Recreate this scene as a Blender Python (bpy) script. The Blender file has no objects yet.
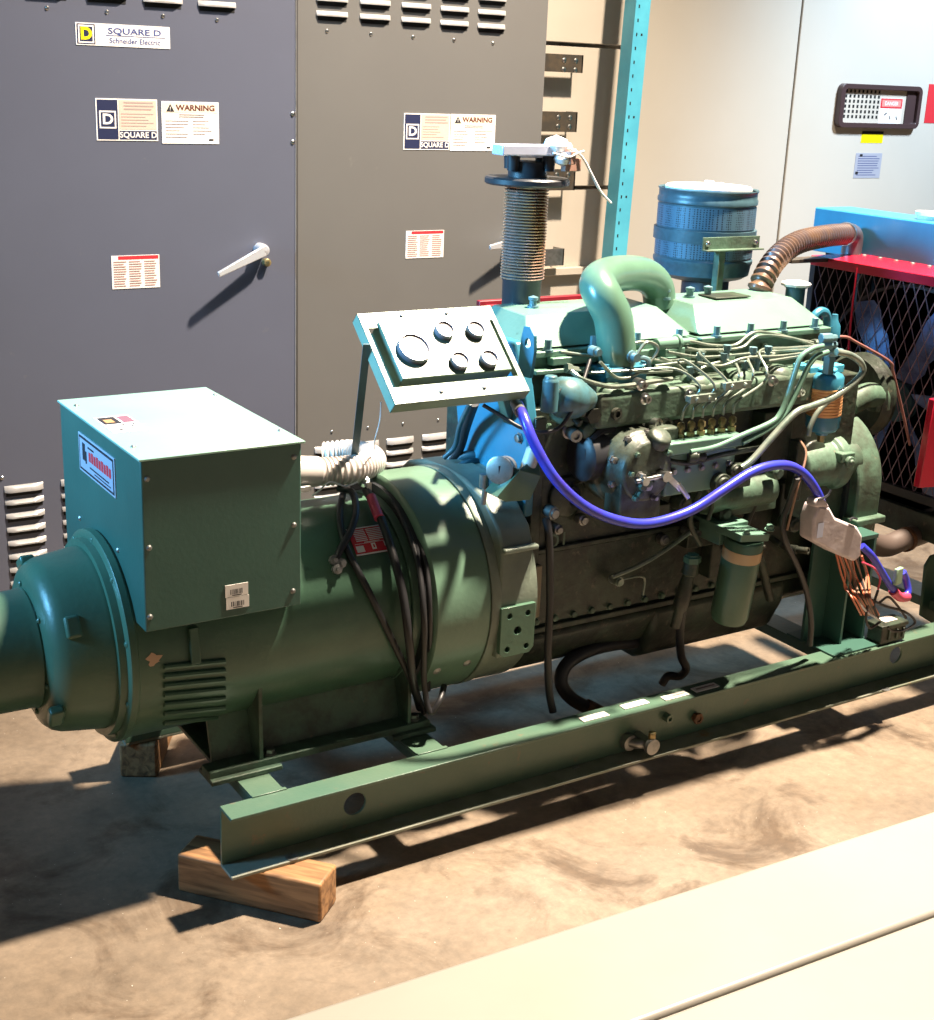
import bpy, bmesh, math, random
from mathutils import Vector as V, Matrix
from mathutils.geometry import tessellate_polygon
random.seed(7)
sc = bpy.context.scene
col = sc.collection

# ------------------------------------------------------------------ camera geometry
F = 1360.0
PIT, ROL, YAW = [math.radians(a) for a in (17.68, 2.35, 32.8)]
CAM = V((0, 0, 1.65))
_d = V((math.sin(YAW)*math.cos(PIT), math.cos(YAW)*math.cos(PIT), -math.sin(PIT)))
_r = V((math.cos(YAW), -math.sin(YAW), 0)); _u = _r.cross(_d)
_c, _s = math.cos(ROL), math.sin(ROL)
RX = _c*_r + _s*_u; UX = -_s*_r + _c*_u
def ray(px, py): return RX*((px-467)/F) - UX*((py-510)/F) + _d
def P(px, py, Y=None, X=None, Z=None):
    q = ray(px, py)
    i, v = (1, Y) if Y is not None else (0, X) if X is not None else (2, Z)
    return CAM + q*((v-CAM[i])/q[i])
YC, ZC = 2.59, 0.518
def CY(px, py, r, yc=YC, zc=ZC):
    q = ray(px, py); oy, oz = CAM.y-yc, CAM.z-zc
    a = q.y**2+q.z**2; b = oy*q.y+oz*q.z; c = oy*oy+oz*oz-r*r
    D = max(b*b-a*c, 0)
    return CAM + q*((-b-math.sqrt(D))/a)
def PL(px, py, p0, n):
    q = ray(px, py); return CAM + q*((p0-CAM).dot(n)/q.dot(n))

# ------------------------------------------------------------------ mesh builder
def frame(d):
    d = d.normalized()
    a = V((0, 0, 1)) if abs(d.z) < .9 else V((1, 0, 0))
    u = a.cross(d).normalized()
    return u, d.cross(u)
def spline(pts, sub=6):
    pts = [V(p) for p in pts]
    if len(pts) < 3: return pts
    e = [2*pts[0]-pts[1]]+pts+[2*pts[-1]-pts[-2]]; o = []
    for i in range(1, len(e)-2):
        a, b, c, d = e[i-1:i+3]
        for k in range(sub):
            t = k/sub
            o.append(.5*((2*b)+(c-a)*t+(2*a-5*b+4*c-d)*t*t+(3*b-a-3*c+d)*t**3))
    return o+[pts[-1]]
def resample(pts, step):
    out = [pts[0]]; acc = 0
    for a, b in zip(pts, pts[1:]):
        L = (b-a).length
        while L > 1e-9 and acc+L >= step:
            t = (step-acc)/L; a = a.lerp(b, t); out.append(a); L = (b-a).length; acc = 0
        acc += L
    return out
_txt = {}
class MB:
    def __init__(s): s.v = []; s.f = []; s.m = []; s.s = []
    def add(s, vs, fs, m=0, sm=False):
        n = len(s.v); s.v += [V(x) for x in vs]
        for f in fs: s.f.append([i+n for i in f]); s.m.append(m); s.s.append(sm)
        return s
    def box(s, c, d, m=0, R=None, rz=0):
        R = R or Matrix.Rotation(rz, 3, 'Z'); c = V(c)
        vs = [c+R@V((x*d[0]/2, y*d[1]/2, z*d[2]/2)) for x in (-1, 1) for y in (-1, 1) for z in (-1, 1)]
        return s.add(vs, [(0,1,3,2),(4,6,7,5),(0,4,5,1),(2,3,7,6),(0,2,6,4),(1,5,7,3)], m)
    def bx(s, x0, x1, y0, y1, z0, z1, m=0):
        return s.box(((x0+x1)/2, (y0+y1)/2, (z0+z1)/2), (abs(x1-x0), abs(y1-y0), abs(z1-z0)), m)
    def lathe(s, c, ax, prof, n=32, m=0, sm=True, cap=True):
        c = V(c); ax = V(ax).normalized(); u, w = frame(ax); k0 = len(s.v)
        for t, r in prof:
            for k in range(n):
                a = 2*math.pi*k/n; s.v.append(c+ax*t+(u*math.cos(a)+w*math.sin(a))*r)
        for i in range(len(prof)-1):
            for k in range(n):
                a, b = k0+i*n+k, k0+i*n+(k+1) % n
                s.f.append([a, b, b+n, a+n]); s.m.append(m)
                dt = abs(prof[i+1][0]-prof[i][0]); dr = abs(prof[i+1][1]-prof[i][1])
                s.s.append(sm)
        for i, pr in ((0, prof[0]), (len(prof)-1, prof[-1])):
            if cap and pr[1] > 1e-5: s.f.append([k0+i*n+k for k in range(n)]); s.m.append(m); s.s.append(False)
        return s
    def cyl(s, a, b, r, r2=None, n=20, m=0):
        a, b = V(a), V(b)
        return s.lathe(a, b-a, [(0, r), ((b-a).length, r if r2 is None else r2)], n, m)
    def tube(s, pts, r, n=8, m=0, sub=6, raw=False):
        pts = [V(p) for p in pts] if raw else spline(pts, sub)
        rr = r if callable(r) else (lambda i: r)
        k0 = len(s.v); u = None; N = len(pts)
        for i, p in enumerate(pts):
            d = (pts[min(i+1, N-1)]-pts[max(i-1, 0)]).normalized()
            if u is None: u, w = frame(d)
            else: u = (u-d*u.dot(d)).normalized(); w = d.cross(u)
            for k in range(n):
                a = 2*math.pi*k/n; s.v.append(p+(u*math.cos(a)+w*math.sin(a))*rr(i))
        for i in range(N-1):
            for k in range(n):
                a, b = k0+i*n+k, k0+i*n+(k+1) % n
                s.f.append([a, b, b+n, a+n]); s.m.append(m); s.s.append(True)
        for i in (0, N-1): s.f.append([k0+i*n+k for k in range(n)]); s.m.append(m); s.s.append(False)
        return s
    def corr(s, pts, r, dr, pitch, n=20, m=0):
        q = resample(spline(pts, 12), pitch/4)
        return s.tube(q, lambda i: r+dr*(-1, -1, 1, 1)[i % 4], n, m, raw=True)
    def prism(s, poly, vec, m=0, sm=False):
        poly = [V(p) for p in poly]; vec = V(vec); n = len(poly)
        return s.add(poly+[p+vec for p in poly],
                     [list(range(n)), list(range(2*n-1, n-1, -1))]+[(i, (i+1) % n, (i+1) % n+n, i+n) for i in range(n)], m, False)
    def plate(s, outer, holes, o, ux, uy, th, m=0):
        """polygon with holes in the plane o + a*ux + b*uy, thickness along ux x uy"""
        o, ux, uy = V(o), V(ux), V(uy); nz = ux.cross(uy).normalized()*th
        loops = [outer]+holes
        flat = [p for l in loops for p in l]
        tri = tessellate_polygon([[V((a, b, 0)) for a, b in l] for l in loops])
        N = len(flat); vs = [o+ux*a+uy*b for a, b in flat]; fs = [tuple(t) for t in tri]+[tuple(i+N for i in t[::-1]) for t in tri]
        k = 0
        for l in loops:
            L = len(l)
            for i in range(L): fs.append((k+i, k+(i+1) % L, k+(i+1) % L+N, k+i+N))
            k += L
        return s.add(vs+[p+nz for p in vs], fs, m)
    def bolt(s, p, ax, r=.008, h=.007, m=0):
        p = V(p); ax = V(ax).normalized()
        return s.lathe(p, ax, [(0, r*1.35), (h*.25, r*1.35), (h*.26, r), (h, r), (h+.0008, r*.8)], 6, m, False)
    def text(s, t, o, ux, uy, size, m=0, th=.0006, bold=0, align='CENTER', sx=1):
        k = (t, bold, align)
        if k not in _txt:
            c = bpy.data.curves.new('lettering', 'FONT'); c.body = t; c.size = 1; c.resolution_u = 3
            c.align_x = align; c.align_y = 'CENTER'; c.offset = bold
            ob = bpy.data.objects.new('lettering', c); col.objects.link(ob)
            dg = bpy.context.evaluated_depsgraph_get(); me = bpy.data.meshes.new_from_object(ob.evaluated_get(dg))
            _txt[k] = ([tuple(x.co) for x in me.vertices], [tuple(p.vertices) for p in me.polygons])
            bpy.data.objects.remove(ob); bpy.data.curves.remove(c); bpy.data.meshes.remove(me)
        vs, fs = _txt[k]; o, ux, uy = V(o), V(ux).normalized(), V(uy).normalized(); nz = ux.cross(uy)*th
        return s.add([o+ux*(a*size*sx)+uy*(b*size)+nz for a, b, _ in vs], fs, m)
    def rect(s, o, ux, uy, a0, a1, b0, b1, m=0, z=.0005):
        """thin rectangle of print lying z above the plane"""
        o, ux, uy = V(o), V(ux).normalized(), V(uy).normalized(); nz = ux.cross(uy)*z
        return s.add([o+ux*a+uy*b+nz for a, b in ((a0, b0), (a1, b0), (a1, b1), (a0, b1))], [(0, 1, 2, 3)], m)
    def build(s, name, mats, parent=None, bevel=0, recalc=True, origin=None, seg=2, subsurf=0):
        me = bpy.data.meshes.new(name)
        lo = V([min(v[i] for v in s.v) for i in range(3)]); hi = V([max(v[i] for v in s.v) for i in range(3)])
        w = V(origin) if origin is not None else (lo+hi)/2
        me.from_pydata([v-w for v in s.v], [], s.f)
        if not isinstance(mats, (list, tuple)): mats = [mats]
        for m in mats: me.materials.append(m)
        for p, mi, sm in zip(me.polygons, s.m, s.s): p.material_index = mi; p.use_smooth = sm
        if recalc:
            b = bmesh.new(); b.from_mesh(me)
            bmesh.ops.recalc_face_normals(b, faces=b.faces); b.to_mesh(me); b.free()
        ob = bpy.data.objects.new(name, me); col.objects.link(ob)
        W[ob.name] = w; ob.location = w
        if parent is not None: ob.parent = parent; ob.location = w-W[parent.name]
        if bevel:
            md = ob.modifiers.new('bevel', 'BEVEL'); md.width = bevel; md.segments = seg; md.limit_method = 'ANGLE'; md.angle_limit = math.radians(35)
            md.harden_normals = False
        try: me.set_sharp_from_angle(angle=math.radians(38))
        except Exception: pass
        return ob
W = {}
def thing(name, loc, label, cat, group=None):
    o = bpy.data.objects.new(name, None); o.empty_display_size = .1; col.objects.link(o)
    o.location = loc; W[o.name] = V(loc); o['label'] = label; o['category'] = cat
    if group: o['group'] = group
    return o
def tag(o, label, cat, group=None):
    o['label'] = label; o['category'] = cat
    if group: o['group'] = group
    return o
def struct(o): o['kind'] = 'structure'; return o
def bolts(parent, m, items, ax, name='bolt'):
    for p, r_, h_ in items: MB().bolt(p, ax, r_, h_).build(name, m, parent)
def copy_part(o, delta, parent=None):
    c = o.copy(); col.objects.link(c); c.parent = parent or o.parent
    c.location = o.location+V(delta); W[c.name] = W[o.name]+V(delta)
    return c
def lab(o, t): o['label'] = t; return o
def circ(cx, cy, r, n=20): return [(cx+r*math.cos(2*math.pi*k/n), cy+r*math.sin(2*math.pi*k/n)) for k in range(n)]
def rrect(x0, x1, y0, y1, r, n=4):
    o = []
    for cx, cy, a0 in ((x1-r, y0+r, -90), (x1-r, y1-r, 0), (x0+r, y1-r, 90), (x0+r, y0+r, 180)):
        for k in range(n+1):
            a = math.radians(a0+90*k/n); o.append((cx+r*math.cos(a), cy+r*math.sin(a)))
    return o

# ------------------------------------------------------------------ materials
def mat(name, c, rough=.5, metal=0, c2=None, scale=8, amt=(.45, .65), bump=0, bscale=60, c3=None, s3=25, a3=(.62, .72), spec=.5, coat=0, rv=0):
    m = bpy.data.materials.new(name); m.use_nodes = True; nt = m.node_tree; N = nt.nodes; L = nt.links
    b = N['Principled BSDF']; b.inputs['Base Color'].default_value = (*c, 1)
    b.inputs['Roughness'].default_value = rough; b.inputs['Metallic'].default_value = metal
    b.inputs['Specular IOR Level'].default_value = spec
    if coat: b.inputs['Coat Weight'].default_value = coat; b.inputs['Coat Roughness'].default_value = .25
    if c2 or c3 or bump:
        geo = N.new('ShaderNodeNewGeometry'); pos = geo.outputs['Position']
    cur = None
    def layer(cur, base, colr, sc_, am, det=6):
        t = N.new('ShaderNodeTexNoise'); t.inputs['Scale'].default_value = sc_; t.inputs['Detail'].default_value = det
        t.inputs['Roughness'].default_value = .62
        L.new(pos, t.inputs['Vector'])
        r = N.new('ShaderNodeValToRGB'); r.color_ramp.elements[0].position = am[0]; r.color_ramp.elements[1].position = am[1]
        L.new(t.outputs['Fac'], r.inputs['Fac'])
        x = N.new('ShaderNodeMix'); x.data_type = 'RGBA'
        L.new(r.outputs['Color'], x.inputs['Factor'])
        if cur: L.new(cur, x.inputs['A'])
        else: x.inputs['A'].default_value = (*base, 1)
        x.inputs['B'].default_value = (*colr, 1)
        return x.outputs['Result'], r.outputs['Color']
    if c2:
        cur, fac = layer(cur, c, c2, scale, amt)
        if rv:
            mr = N.new('ShaderNodeMapRange'); mr.inputs['To Min'].default_value = rough; mr.inputs['To Max'].default_value = rough+rv
            L.new(fac, mr.inputs['Value']); L.new(mr.outputs['Result'], b.inputs['Roughness'])
    if c3: cur, _ = layer(cur, c, c3, s3, a3)
    if cur: L.new(cur, b.inputs['Base Color'])
    if bump:
        t = N.new('ShaderNodeTexNoise'); t.inputs['Scale'].default_value = bscale; t.inputs['Detail'].default_value = 5; L.new(pos, t.inputs['Vector'])
        bp = N.new('ShaderNodeBump'); bp.inputs['Strength'].default_value = bump; bp.inputs['Distance'].default_value = .004
        L.new(t.outputs['Fac'], bp.inputs['Height']); L.new(bp.outputs['Normal'], b.inputs['Normal'])
    return m
GRN = mat('green_enamel', (.072, .15, .098), .30, 0, (.052, .112, .075), 5, (.4, .7), .12, 90, (.035, .075, .05), 30, (.66, .78), rv=.1)
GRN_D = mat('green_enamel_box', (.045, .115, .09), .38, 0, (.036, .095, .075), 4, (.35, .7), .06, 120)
ENG = mat('grimy_engine_green', (.085, .15, .105), .5, 0, (.05, .065, .045), 14, (.42, .66), .35, 70, (.16, .14, .1), 40, (.64, .75))
ENG_D = mat('oily_engine_green', (.04, .058, .038), .45, 0, (.02, .024, .018), 16, (.38, .6), .5, 60, (.12, .10, .07), 45, (.6, .75))
ENG_L = mat('engine_cover_green', (.125, .235, .18), .32, 0, (.10, .19, .145), 6, (.45, .75), .1, 80, (.05, .10, .07), 35, (.68, .8))
RAIL = mat('rail_green', (.09, .148, .104), .33, 0, (.07, .135, .095), 7, (.4, .65), .2, 80, (.17, .13, .085), 18, (.62, .74))
BLU = mat('teal_blue_tone', (.035, .19, .28), .35, 0, (.03, .14, .21), 5, (.4, .7), .08, 80)
BLU_D = mat('dark_teal_enamel', (.03, .10, .13), .45, 0, (.02, .06, .08), 9, (.4, .7), .1)
POST = mat('rack_blue', (.10, .50, .68), .4, 0, (.08, .42, .6), 6)
CABL = mat('cabinet_grey_daylit', (.10, .109, .150), .36, 0, (.092, .10, .137), 2.5, (.3, .75), .03, 200, (.15, .15, .16), 12, (.68, .8))  # blue daylight on the left cabinet is mixed into this grey
CABR = mat('cabinet_grey_right', (.135, .132, .126), .38, 0, (.124, .121, .116), 2.5, (.3, .75), .03, 200, (.18, .17, .16), 12, (.68, .8))
LOUV = mat('louvre_metal', (.30, .29, .285), .32, 0, (.25, .24, .235), 30)
BLUL = mat('bluelit_fitting', (.12, .22, .25), .32, .1)  # blue light on the small engine fittings, put into their colour
BEI = mat('beige_sheet', (.58, .52, .44), .5, 0, (.54, .48, .40), 2.5, (.35, .7), .03)
WHT = mat('enclosure_paint', (.56, .52, .45), .36, 0, (.53, .49, .42), 1.5, (.35, .7), .03)
LOW = mat('low_cabinet_paint', (.31, .29, .255), .38, 0, (.295, .275, .24), 2.5)
BLK = mat('black_rubber', (.018, .018, .02), .45)
BLKP = mat('black_paint', (.025, .027, .032), .4)
BLKM = mat('dark_gap', (.008, .008, .008), .8)
STEEL = mat('bright_steel', (.62, .62, .60), .28, 1, (.45, .45, .43), 30)
STLD = mat('dull_steel', (.30, .30, .29), .4, .8, (.2, .2, .19), 30)
BELL = mat('stainless_bellows', (.42, .29, .25), .22, .5, (.50, .26, .12), 6, (.42, .6))
CHRO = mat('chrome_handle', (.75, .77, .82), .2, .6)
PIPE = mat('fuel_pipe_zinc', (.27, .31, .26), .3, .45, (.15, .21, .17), 25)
BRASS = mat('brass', (.36, .28, .13), .35, .6, (.10, .10, .06), 60)
COPP = mat('copper_screen', (.80, .42, .18), .35, .4)
RED = mat('red_paint', (.46, .012, .035), .22, 0, (.42, .01, .03), 8)
REDP = mat('red_print', (.62, .03, .04), .5)
PAPR = mat('white_label', (.82, .78, .74), .5)
PEACH = mat('pale_label_field', (.62, .46, .38), .5)
NAVY = mat('navy_print', (.02, .025, .07), .4)
NAVYB = mat('blue_lettering', (.05, .07, .22), .5)
INK = mat('black_print', (.02, .02, .025), .5)
INKG = mat('grey_print', (.35, .27, .25), .6)
YEL = mat('yellow_print', (.85, .72, .0), .5)
SILV = mat('silver_label', (.42, .44, .52), .4, .2)
DIAL = mat('gauge_dial', (.27, .255, .24), .5)
BZL = mat('gauge_bezel', (.20, .19, .23), .3, .4)
BLUC = mat('blue_cable_sheath', (.035, .045, .45), .3, 0, (.045, .035, .34), 20)
TAPE = mat('grey_white_tape', (.62, .54, .55), .45, 0, (.50, .43, .45), 22, (.4, .65), .2, 50)
CARD = mat('foil_wrap', (.62, .68, .88), .35, .2)
RAG = mat('white_rag', (.75, .75, .76), .8, 0, (.6, .6, .62), 60)
COND = mat('grey_conduit', (.58, .53, .50), .42)
HOSE = mat('bronze_hose', (.095, .07, .072), .35, .2, (.20, .105, .04), 4, (.5, .7))
WOOD = mat('lumber', (.36, .19, .085), .6, 0, (.28, .13, .05), 6)
RUST = mat('rust', (.16, .075, .035), .7, 0, (.08, .04, .02), 40)
OWIR = mat('orange_wire', (.55, .16, .08), .45)
BWIR = mat('brown_wire', (.25, .14, .09), .5)
PINK = mat('connector_red', (.55, .06, .12), .4)
PCB = mat('green_connector', (.28, .42, .28), .4)
BRK = mat('bracket_brown', (.06, .052, .042), .5, .2, (.10, .075, .05), 20)
BROWN = mat('bezel_brown', (.06, .035, .035), .35)

# wood grain
def grain(m):
    nt = m.node_tree; N = nt.nodes; L = nt.links; b = N['Principled BSDF']
    tc = N.new('ShaderNodeTexCoord'); mp = N.new('ShaderNodeMapping'); mp.inputs['Scale'].default_value = (3, 26, 26)
    L.new(tc.outputs['Object'], mp.inputs['Vector'])
    t = N.new('ShaderNodeTexNoise'); t.inputs['Scale'].default_value = 2.2; t.inputs['Detail'].default_value = 7; t.inputs['Distortion'].default_value = .7
    L.new(mp.outputs['Vector'], t.inputs['Vector'])
    r = N.new('ShaderNodeValToRGB'); e = r.color_ramp.elements
    e[0].position = .3; e[0].color = (.11, .05, .02, 1); e[1].position = .62; e[1].color = (.36, .19, .08, 1)
    L.new(t.outputs['Fac'], r.inputs['Fac']); L.new(r.outputs['Color'], b.inputs['Base Color'])
grain(WOOD)
def concrete():
    m = mat('concrete_floor', (.40, .33, .26), .62); nt = m.node_tree; N = nt.nodes; L = nt.links; b = N['Principled BSDF']
    g = N.new('ShaderNodeNewGeometry')
    def noise(s, d=8, r=.6, dist=0):
        t = N.new('ShaderNodeTexNoise'); t.inputs['Scale'].default_value = s; t.inputs['Detail'].default_value = d
        t.inputs['Roughness'].default_value = r; t.inputs['Distortion'].default_value = dist; L.new(g.outputs['Position'], t.inputs['Vector']); return t.outputs['Fac']
    def ramp(f, p0, c0, p1, c1):
        r = N.new('ShaderNodeValToRGB'); e = r.color_ramp.elements; e[0].position = p0; e[0].color = (*c0, 1); e[1].position = p1; e[1].color = (*c1, 1); L.new(f, r.inputs['Fac']); return r.outputs['Color']
    def mix(f, a, bb, mode='MIX'):
        x = N.new('ShaderNodeMix'); x.data_type = 'RGBA'; x.blend_type = mode
        if isinstance(f, float): x.inputs['Factor'].default_value = f
        else: L.new(f, x.inputs['Factor'])
        L.new(a, x.inputs['A']); L.new(bb, x.inputs['B']); return x.outputs['Result']
    base = ramp(noise(2.2, 8, .65, .3), .32, (.155, .118, .083), .68, (.27, .21, .152))
    fine = ramp(noise(38, 6, .7), .3, (.72, .72, .72), .7, (1.08, 1.06, 1.04))
    c = mix(1.0, base, fine, 'MULTIPLY')
    st = ramp(noise(3.4, 9, .68, .8), .50, (1, 1, 1), .64, (.46, .40, .35))
    c = mix(1.0, c, st, 'MULTIPLY')
    sp = ramp(noise(120, 2, .5), .745, (0, 0, 0), .78, (1, 1, 1))
    wh = N.new('ShaderNodeRGB'); wh.outputs[0].default_value = (.6, .55, .48, 1)
    c = mix(sp, c, wh.outputs[0])
    L.new(c, b.inputs['Base Color'])
    rr = ramp(noise(5, 6, .6), .3, (.42, .42, .42), .7, (.75, .75, .75)); L.new(rr, b.inputs['Roughness'])
    bp = N.new('ShaderNodeBump'); bp.inputs['Strength'].default_value = .25; bp.inputs['Distance'].default_value = .003
    L.new(noise(45, 6, .7), bp.inputs['Height']); L.new(bp.outputs['Normal'], b.inputs['Normal'])
    return m
CONC = concrete()
WALLM = mat('painted_block_wall', (.45, .43, .40), .7, 0, (.40, .38, .35), 3)

EX, EY, EZ = V((1, 0, 0)), V((0, 1, 0)), V((0, 0, 1)); NY = V((0, -1, 0))

# ------------------------------------------------------------------ setting
struct(MB().bx(-6, 12, -5, 8, -.1, 0).build('floor', CONC))
struct(MB().bx(-6, 12, 7.0, 7.15, 0, 5).build('wall_back', WALLM))

# ------------------------------------------------------------------ switchgear cabinets
CYW = 3.9
def louver_col(px, ztop, n, w, pitch=.042):
    b = MB()
    for i in range(n):
        z = ztop-i*pitch; x0, x1 = px-w/2, px+w/2; h = .020 if i == 0 else .015; d = .013
        # pressed hood: rounded ends, overhanging bottom lip
        prof = [(0, 0), (-.006, -.004), (-d, -h*.72), (-d, -h), (-d+.002, -h), (0, -h+.004)]
        k = 7; rows = []
        for j in range(k+1):
            t = j/k; x = x0+(x1-x0)*t
            e = min(1, min(t, 1-t)*k/1.0); e = .25+.75*min(1, e)
            rows.append([V((x, CYW+a*e, z+b_*1.0)) for a, b_ in prof])
        vs = [p for r in rows for p in r]; m = len(prof)
        fs = [(j*m+a, j*m+a+1, (j+1)*m+a+1, (j+1)*m+a) for j in range(k) for a in range(m-1)]
        fs += [tuple(range(m)), tuple(k*m+a for a in range(m))]
        b.add(vs, fs, 0, False)
        b.add([(x0+.004, CYW-.0012, z-h-.001), (x1-.004, CYW-.0012, z-h-.001), (x1-.004, CYW-.0012, z-h-.013), (x0+.004, CYW-.0012, z-h-.013)], [(0, 1, 2, 3)], 1)
    return b
def screw(p, ax, r, parent, m=None, name='screw'):
    b = MB(); b.lathe(p, ax, [(-.002, r), (.001, r), (.0035, r*.55), (.0038, 0.0)], 10)
    return b.build(name, m or STEEL, parent)
def sticker_rect(p_tl, p_br):
    a = P(*p_tl, Y=CYW); c = P(*p_br, Y=CYW)
    return a.x, c.x, c.z, a.z
def plate_base(x0, x1, z0, z1, y, th=.0015, m=0, b=None):
    b = b or MB(); b.bx(x0, x1, y-th, y+.0005, z0, z1, m); return b
def lines(b, o, x0, x1, z0, z1, n, m, h=.0015, z=.0004, rag=.3):
    for i in range(n):
        zz = z1-(z1-z0)*(i+.5)/n
        b.rect(o, EX, EZ, x0, x0+(x1-x0)*(1-random.random()*rag), zz-h/2, zz+h/2, m, z)
def logo_D(b, o, cx, cz, s, m_bg, m_fg, z=.0004):
    # square ring with a squared letter D
    b.rect(o, EX, EZ, cx-s/2, cx+s/2, cz-s/2, cz+s/2, m_fg, z)
    k = s*.41; b.rect(o, EX, EZ, cx-k, cx+k, cz-k, cz+k, m_bg, z+.0003)
    b.text('D', V(o)+EX*cx+EZ*cz, EX, EZ, s*.82, m_fg, z+.0007, bold=.03, sx=1.1)
def sticker_square(parent, x0, x1, z0, z1, dark=NAVY):
    b = MB(); y = CYW; o = V((x0, y-.0015, z0)); w, h = x1-x0, z1-z0
    b.bx(x0, x1, y-.0015, y, z0, z1, 0)
    b.rect(o, EX, EZ, w*.02, w*.35, h*.03, h*.97, 1); b.rect(o, EX, EZ, w*.37, w*.98, h*.27, h*.97, 2)
    b.rect(o, EX, EZ, w*.37, w*.98, h*.03, h*.24, 1)
    logo_D(b, o, w*.185, h*.5, h*.42, 1, 0, .0009)
    b.text('SQUARE D', o+EX*(w*.675)+EZ*(h*.135), EX, EZ, h*.19, 0, .0012, bold=.02, sx=1.05)
    lines(b, o, w*.45, w*.95, h*.72, h*.95, 3, 3, h*.035, .0009, .15); lines(b, o, w*.4, w*.95, h*.32, h*.68, 5, 3, h*.018, .0009, .5)
    return lab(b.build('equipment_label', [PAPR, dark, PEACH, INKG], parent, recalc=False), 'navy and cream label with a square logo')
def sticker_warning(parent, x0, x1, z0, z1):
    b = MB(); y = CYW; o = V((x0, y-.0015, z0)); w, h = x1-x0, z1-z0
    b.bx(x0, x1, y-.0015, y, z0, z1, 0)
    b.rect(o, EX, EZ, w*.02, w*.98, h*.74, h*.97, 3)
    tri = [o+EX*(w*a)+EZ*(h*c)-EY*.0010 for a, c in ((.08, .76), (.22, .76), (.15, .94))]; b.add(tri, [(0, 1, 2)], 1)
    b.text('!', o+EX*(w*.15)+EZ*(h*.825), EX, EZ, h*.12, 0, .0014, bold=.02)
    b.text('WARNING', o+EX*(w*.59)+EZ*(h*.85), EX, EZ, h*.185, 4, .0010, bold=.03, sx=1.12)
    lines(b, o, w*.3, w*.75, h*.62, h*.72, 2, 2, h*.02, .0009, .1)
    lines(b, o, w*.06, w*.48, h*.12, h*.58, 6, 2, h*.014, .0009, .5); lines(b, o, w*.54, w*.95, h*.2, h*.58, 5, 2, h*.014, .0009, .5)
    b.rect(o, EX, EZ, w*.82, w*.9, h*.08, h*.12, 1, .0009)
    return lab(b.build('warning_label', [PAPR, INK, INKG, PEACH2, MAROON], parent, recalc=False), 'white WARNING label')
PEACH2 = mat('warning_header', (.80, .66, .52), .5); MAROON = mat('warning_lettering', (.10, .02, .015), .5)
def sticker_red(parent, x0, x1, z0, z1):
    b = MB(); y = CYW; o = V((x0, y-.0015, z0)); w, h = x1-x0, z1-z0
    b.bx(x0, x1, y-.0015, y, z0, z1, 0); b.rect(o, EX, EZ, w*.14, w*.98, h*.88, h*.985, 1)
    for k in range(3): lines(b, o, w*(.04+.32*k), w*(.31+.32*k), h*.05, h*.85, 11, 2, h*.03, .0009, .25)
    return lab(b.build('instruction_label', [PAPR, REDP, REDTX], parent, recalc=False), 'small white label with a red header')
REDTX = mat('reddish_small_print', (.42, .25, .22), .6)
def door_lever(parent, piv, tip, r=.02):
    b = MB(); a = V(piv); t = V(tip); d = t-a
    b.lathe(a, NY, [(0, r), (.03, r), (.045, r*.8), (.048, 0)], 20)
    n = NY*.035
    up = V((d.z, 0, -d.x)).normalized()
    b.prism([a+n+up*.016, a+n-up*.016, t+n-up*.008, t+n+up*.008], NY*.012)
    o = b.build('door_handle', CHRO, parent, bevel=.003)
    k = MB(); k.lathe(a+V((.02, 0, -.04)), NY, [(0, .012), (.02, .012), (.022, .009), (.022, 0)], 16)
    k.build('lock_cylinder', BRASS, o)
    return o

# left cabinet
xs = 1.842
CL = thing('switchgear_cabinet', (1.24, 4.3, 0), 'daylight tinted grey switchgear cabinet at far left, chrome lever and large white logo plate', 'electrical cabinet', 'grey switchgear cabinets along the back')
lb = MB().bx(.62, xs-.002, CYW+.02, 4.42, 0, 2.35).build('cabinet_body', CABL, CL, bevel=.003)
MB().bx(xs-.0035, xs-.0015, CYW-.002, CYW+.02, .04, 2.34).build('door_edge', LOUV, CL)
ld = MB().bx(.63, xs-.004, CYW, CYW+.025, .04, 2.34).build('door', CABL, CL, bevel=.003)
for px, py in ((47, 8), (107, 12), (163, 16), (217, 20), (2, 478)):
    screw(P(px, py, Y=CYW), NY, .006, ld)
for i, px in enumerate((-10, 47, 107, 163, 217)):
    c = P(px, 10, Y=CYW).x
    louver_col(c, P(px, {47: -6, 107: -2, 163: 3, 217: 7}.get(px, -10), Y=CYW).z+.015+.042*6, 7, .115).build('louver_column', [LOUV, BLKM], ld)
zt = P(24, 484, Y=CYW).z
for px in (24, 80, 131, 182, 232):
    c = P(px, 490, Y=CYW).x
    louver_col(c, zt, 9, .112).build('louver_column', [LOUV, BLKM], ld)
x0, x1, z0, z1 = sticker_rect((75, 22), (170, 49))
b = MB(); o = V((x0, CYW-.0015, z0)); w, h = x1-x0, z1-z0
b.bx(x0, x1, CYW-.0015, CYW, z0, z1, 0)
b.rect(o, EX, EZ, w*.012, w*.2, h*.05, h*.95, 1, .0004); b.rect(o, EX, EZ, w*.025, w*.187, h*.1, h*.9, 0, .0007)
b.rect(o, EX, EZ, w*.04, w*.172, h*.17, h*.83, 1, .0010)
b.text('D', o+EX*(w*.106)+EZ*(h*.5), EX, EZ, h*.74, 3, .0014, bold=.045)
b.text('SQUARE D', o+EX*(w*.62)+EZ*(h*.68), EX, EZ, h*.38, 2, .0006, bold=.02, sx=1.45)
b.rect(o, EX, EZ, w*.31, w*.95, h*.47, h*.50, 2, .0006)
b.text('Schneider Electric', o+EX*(w*.62)+EZ*(h*.25), EX, EZ, h*.34, 2, .0006, bold=.008, sx=1.02)
lab(b.build('logo_plate', [PAPR, NAVY, NAVYB, YEL, INK], ld, recalc=False), 'white plate reading SQUARE D Schneider Electric')
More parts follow.
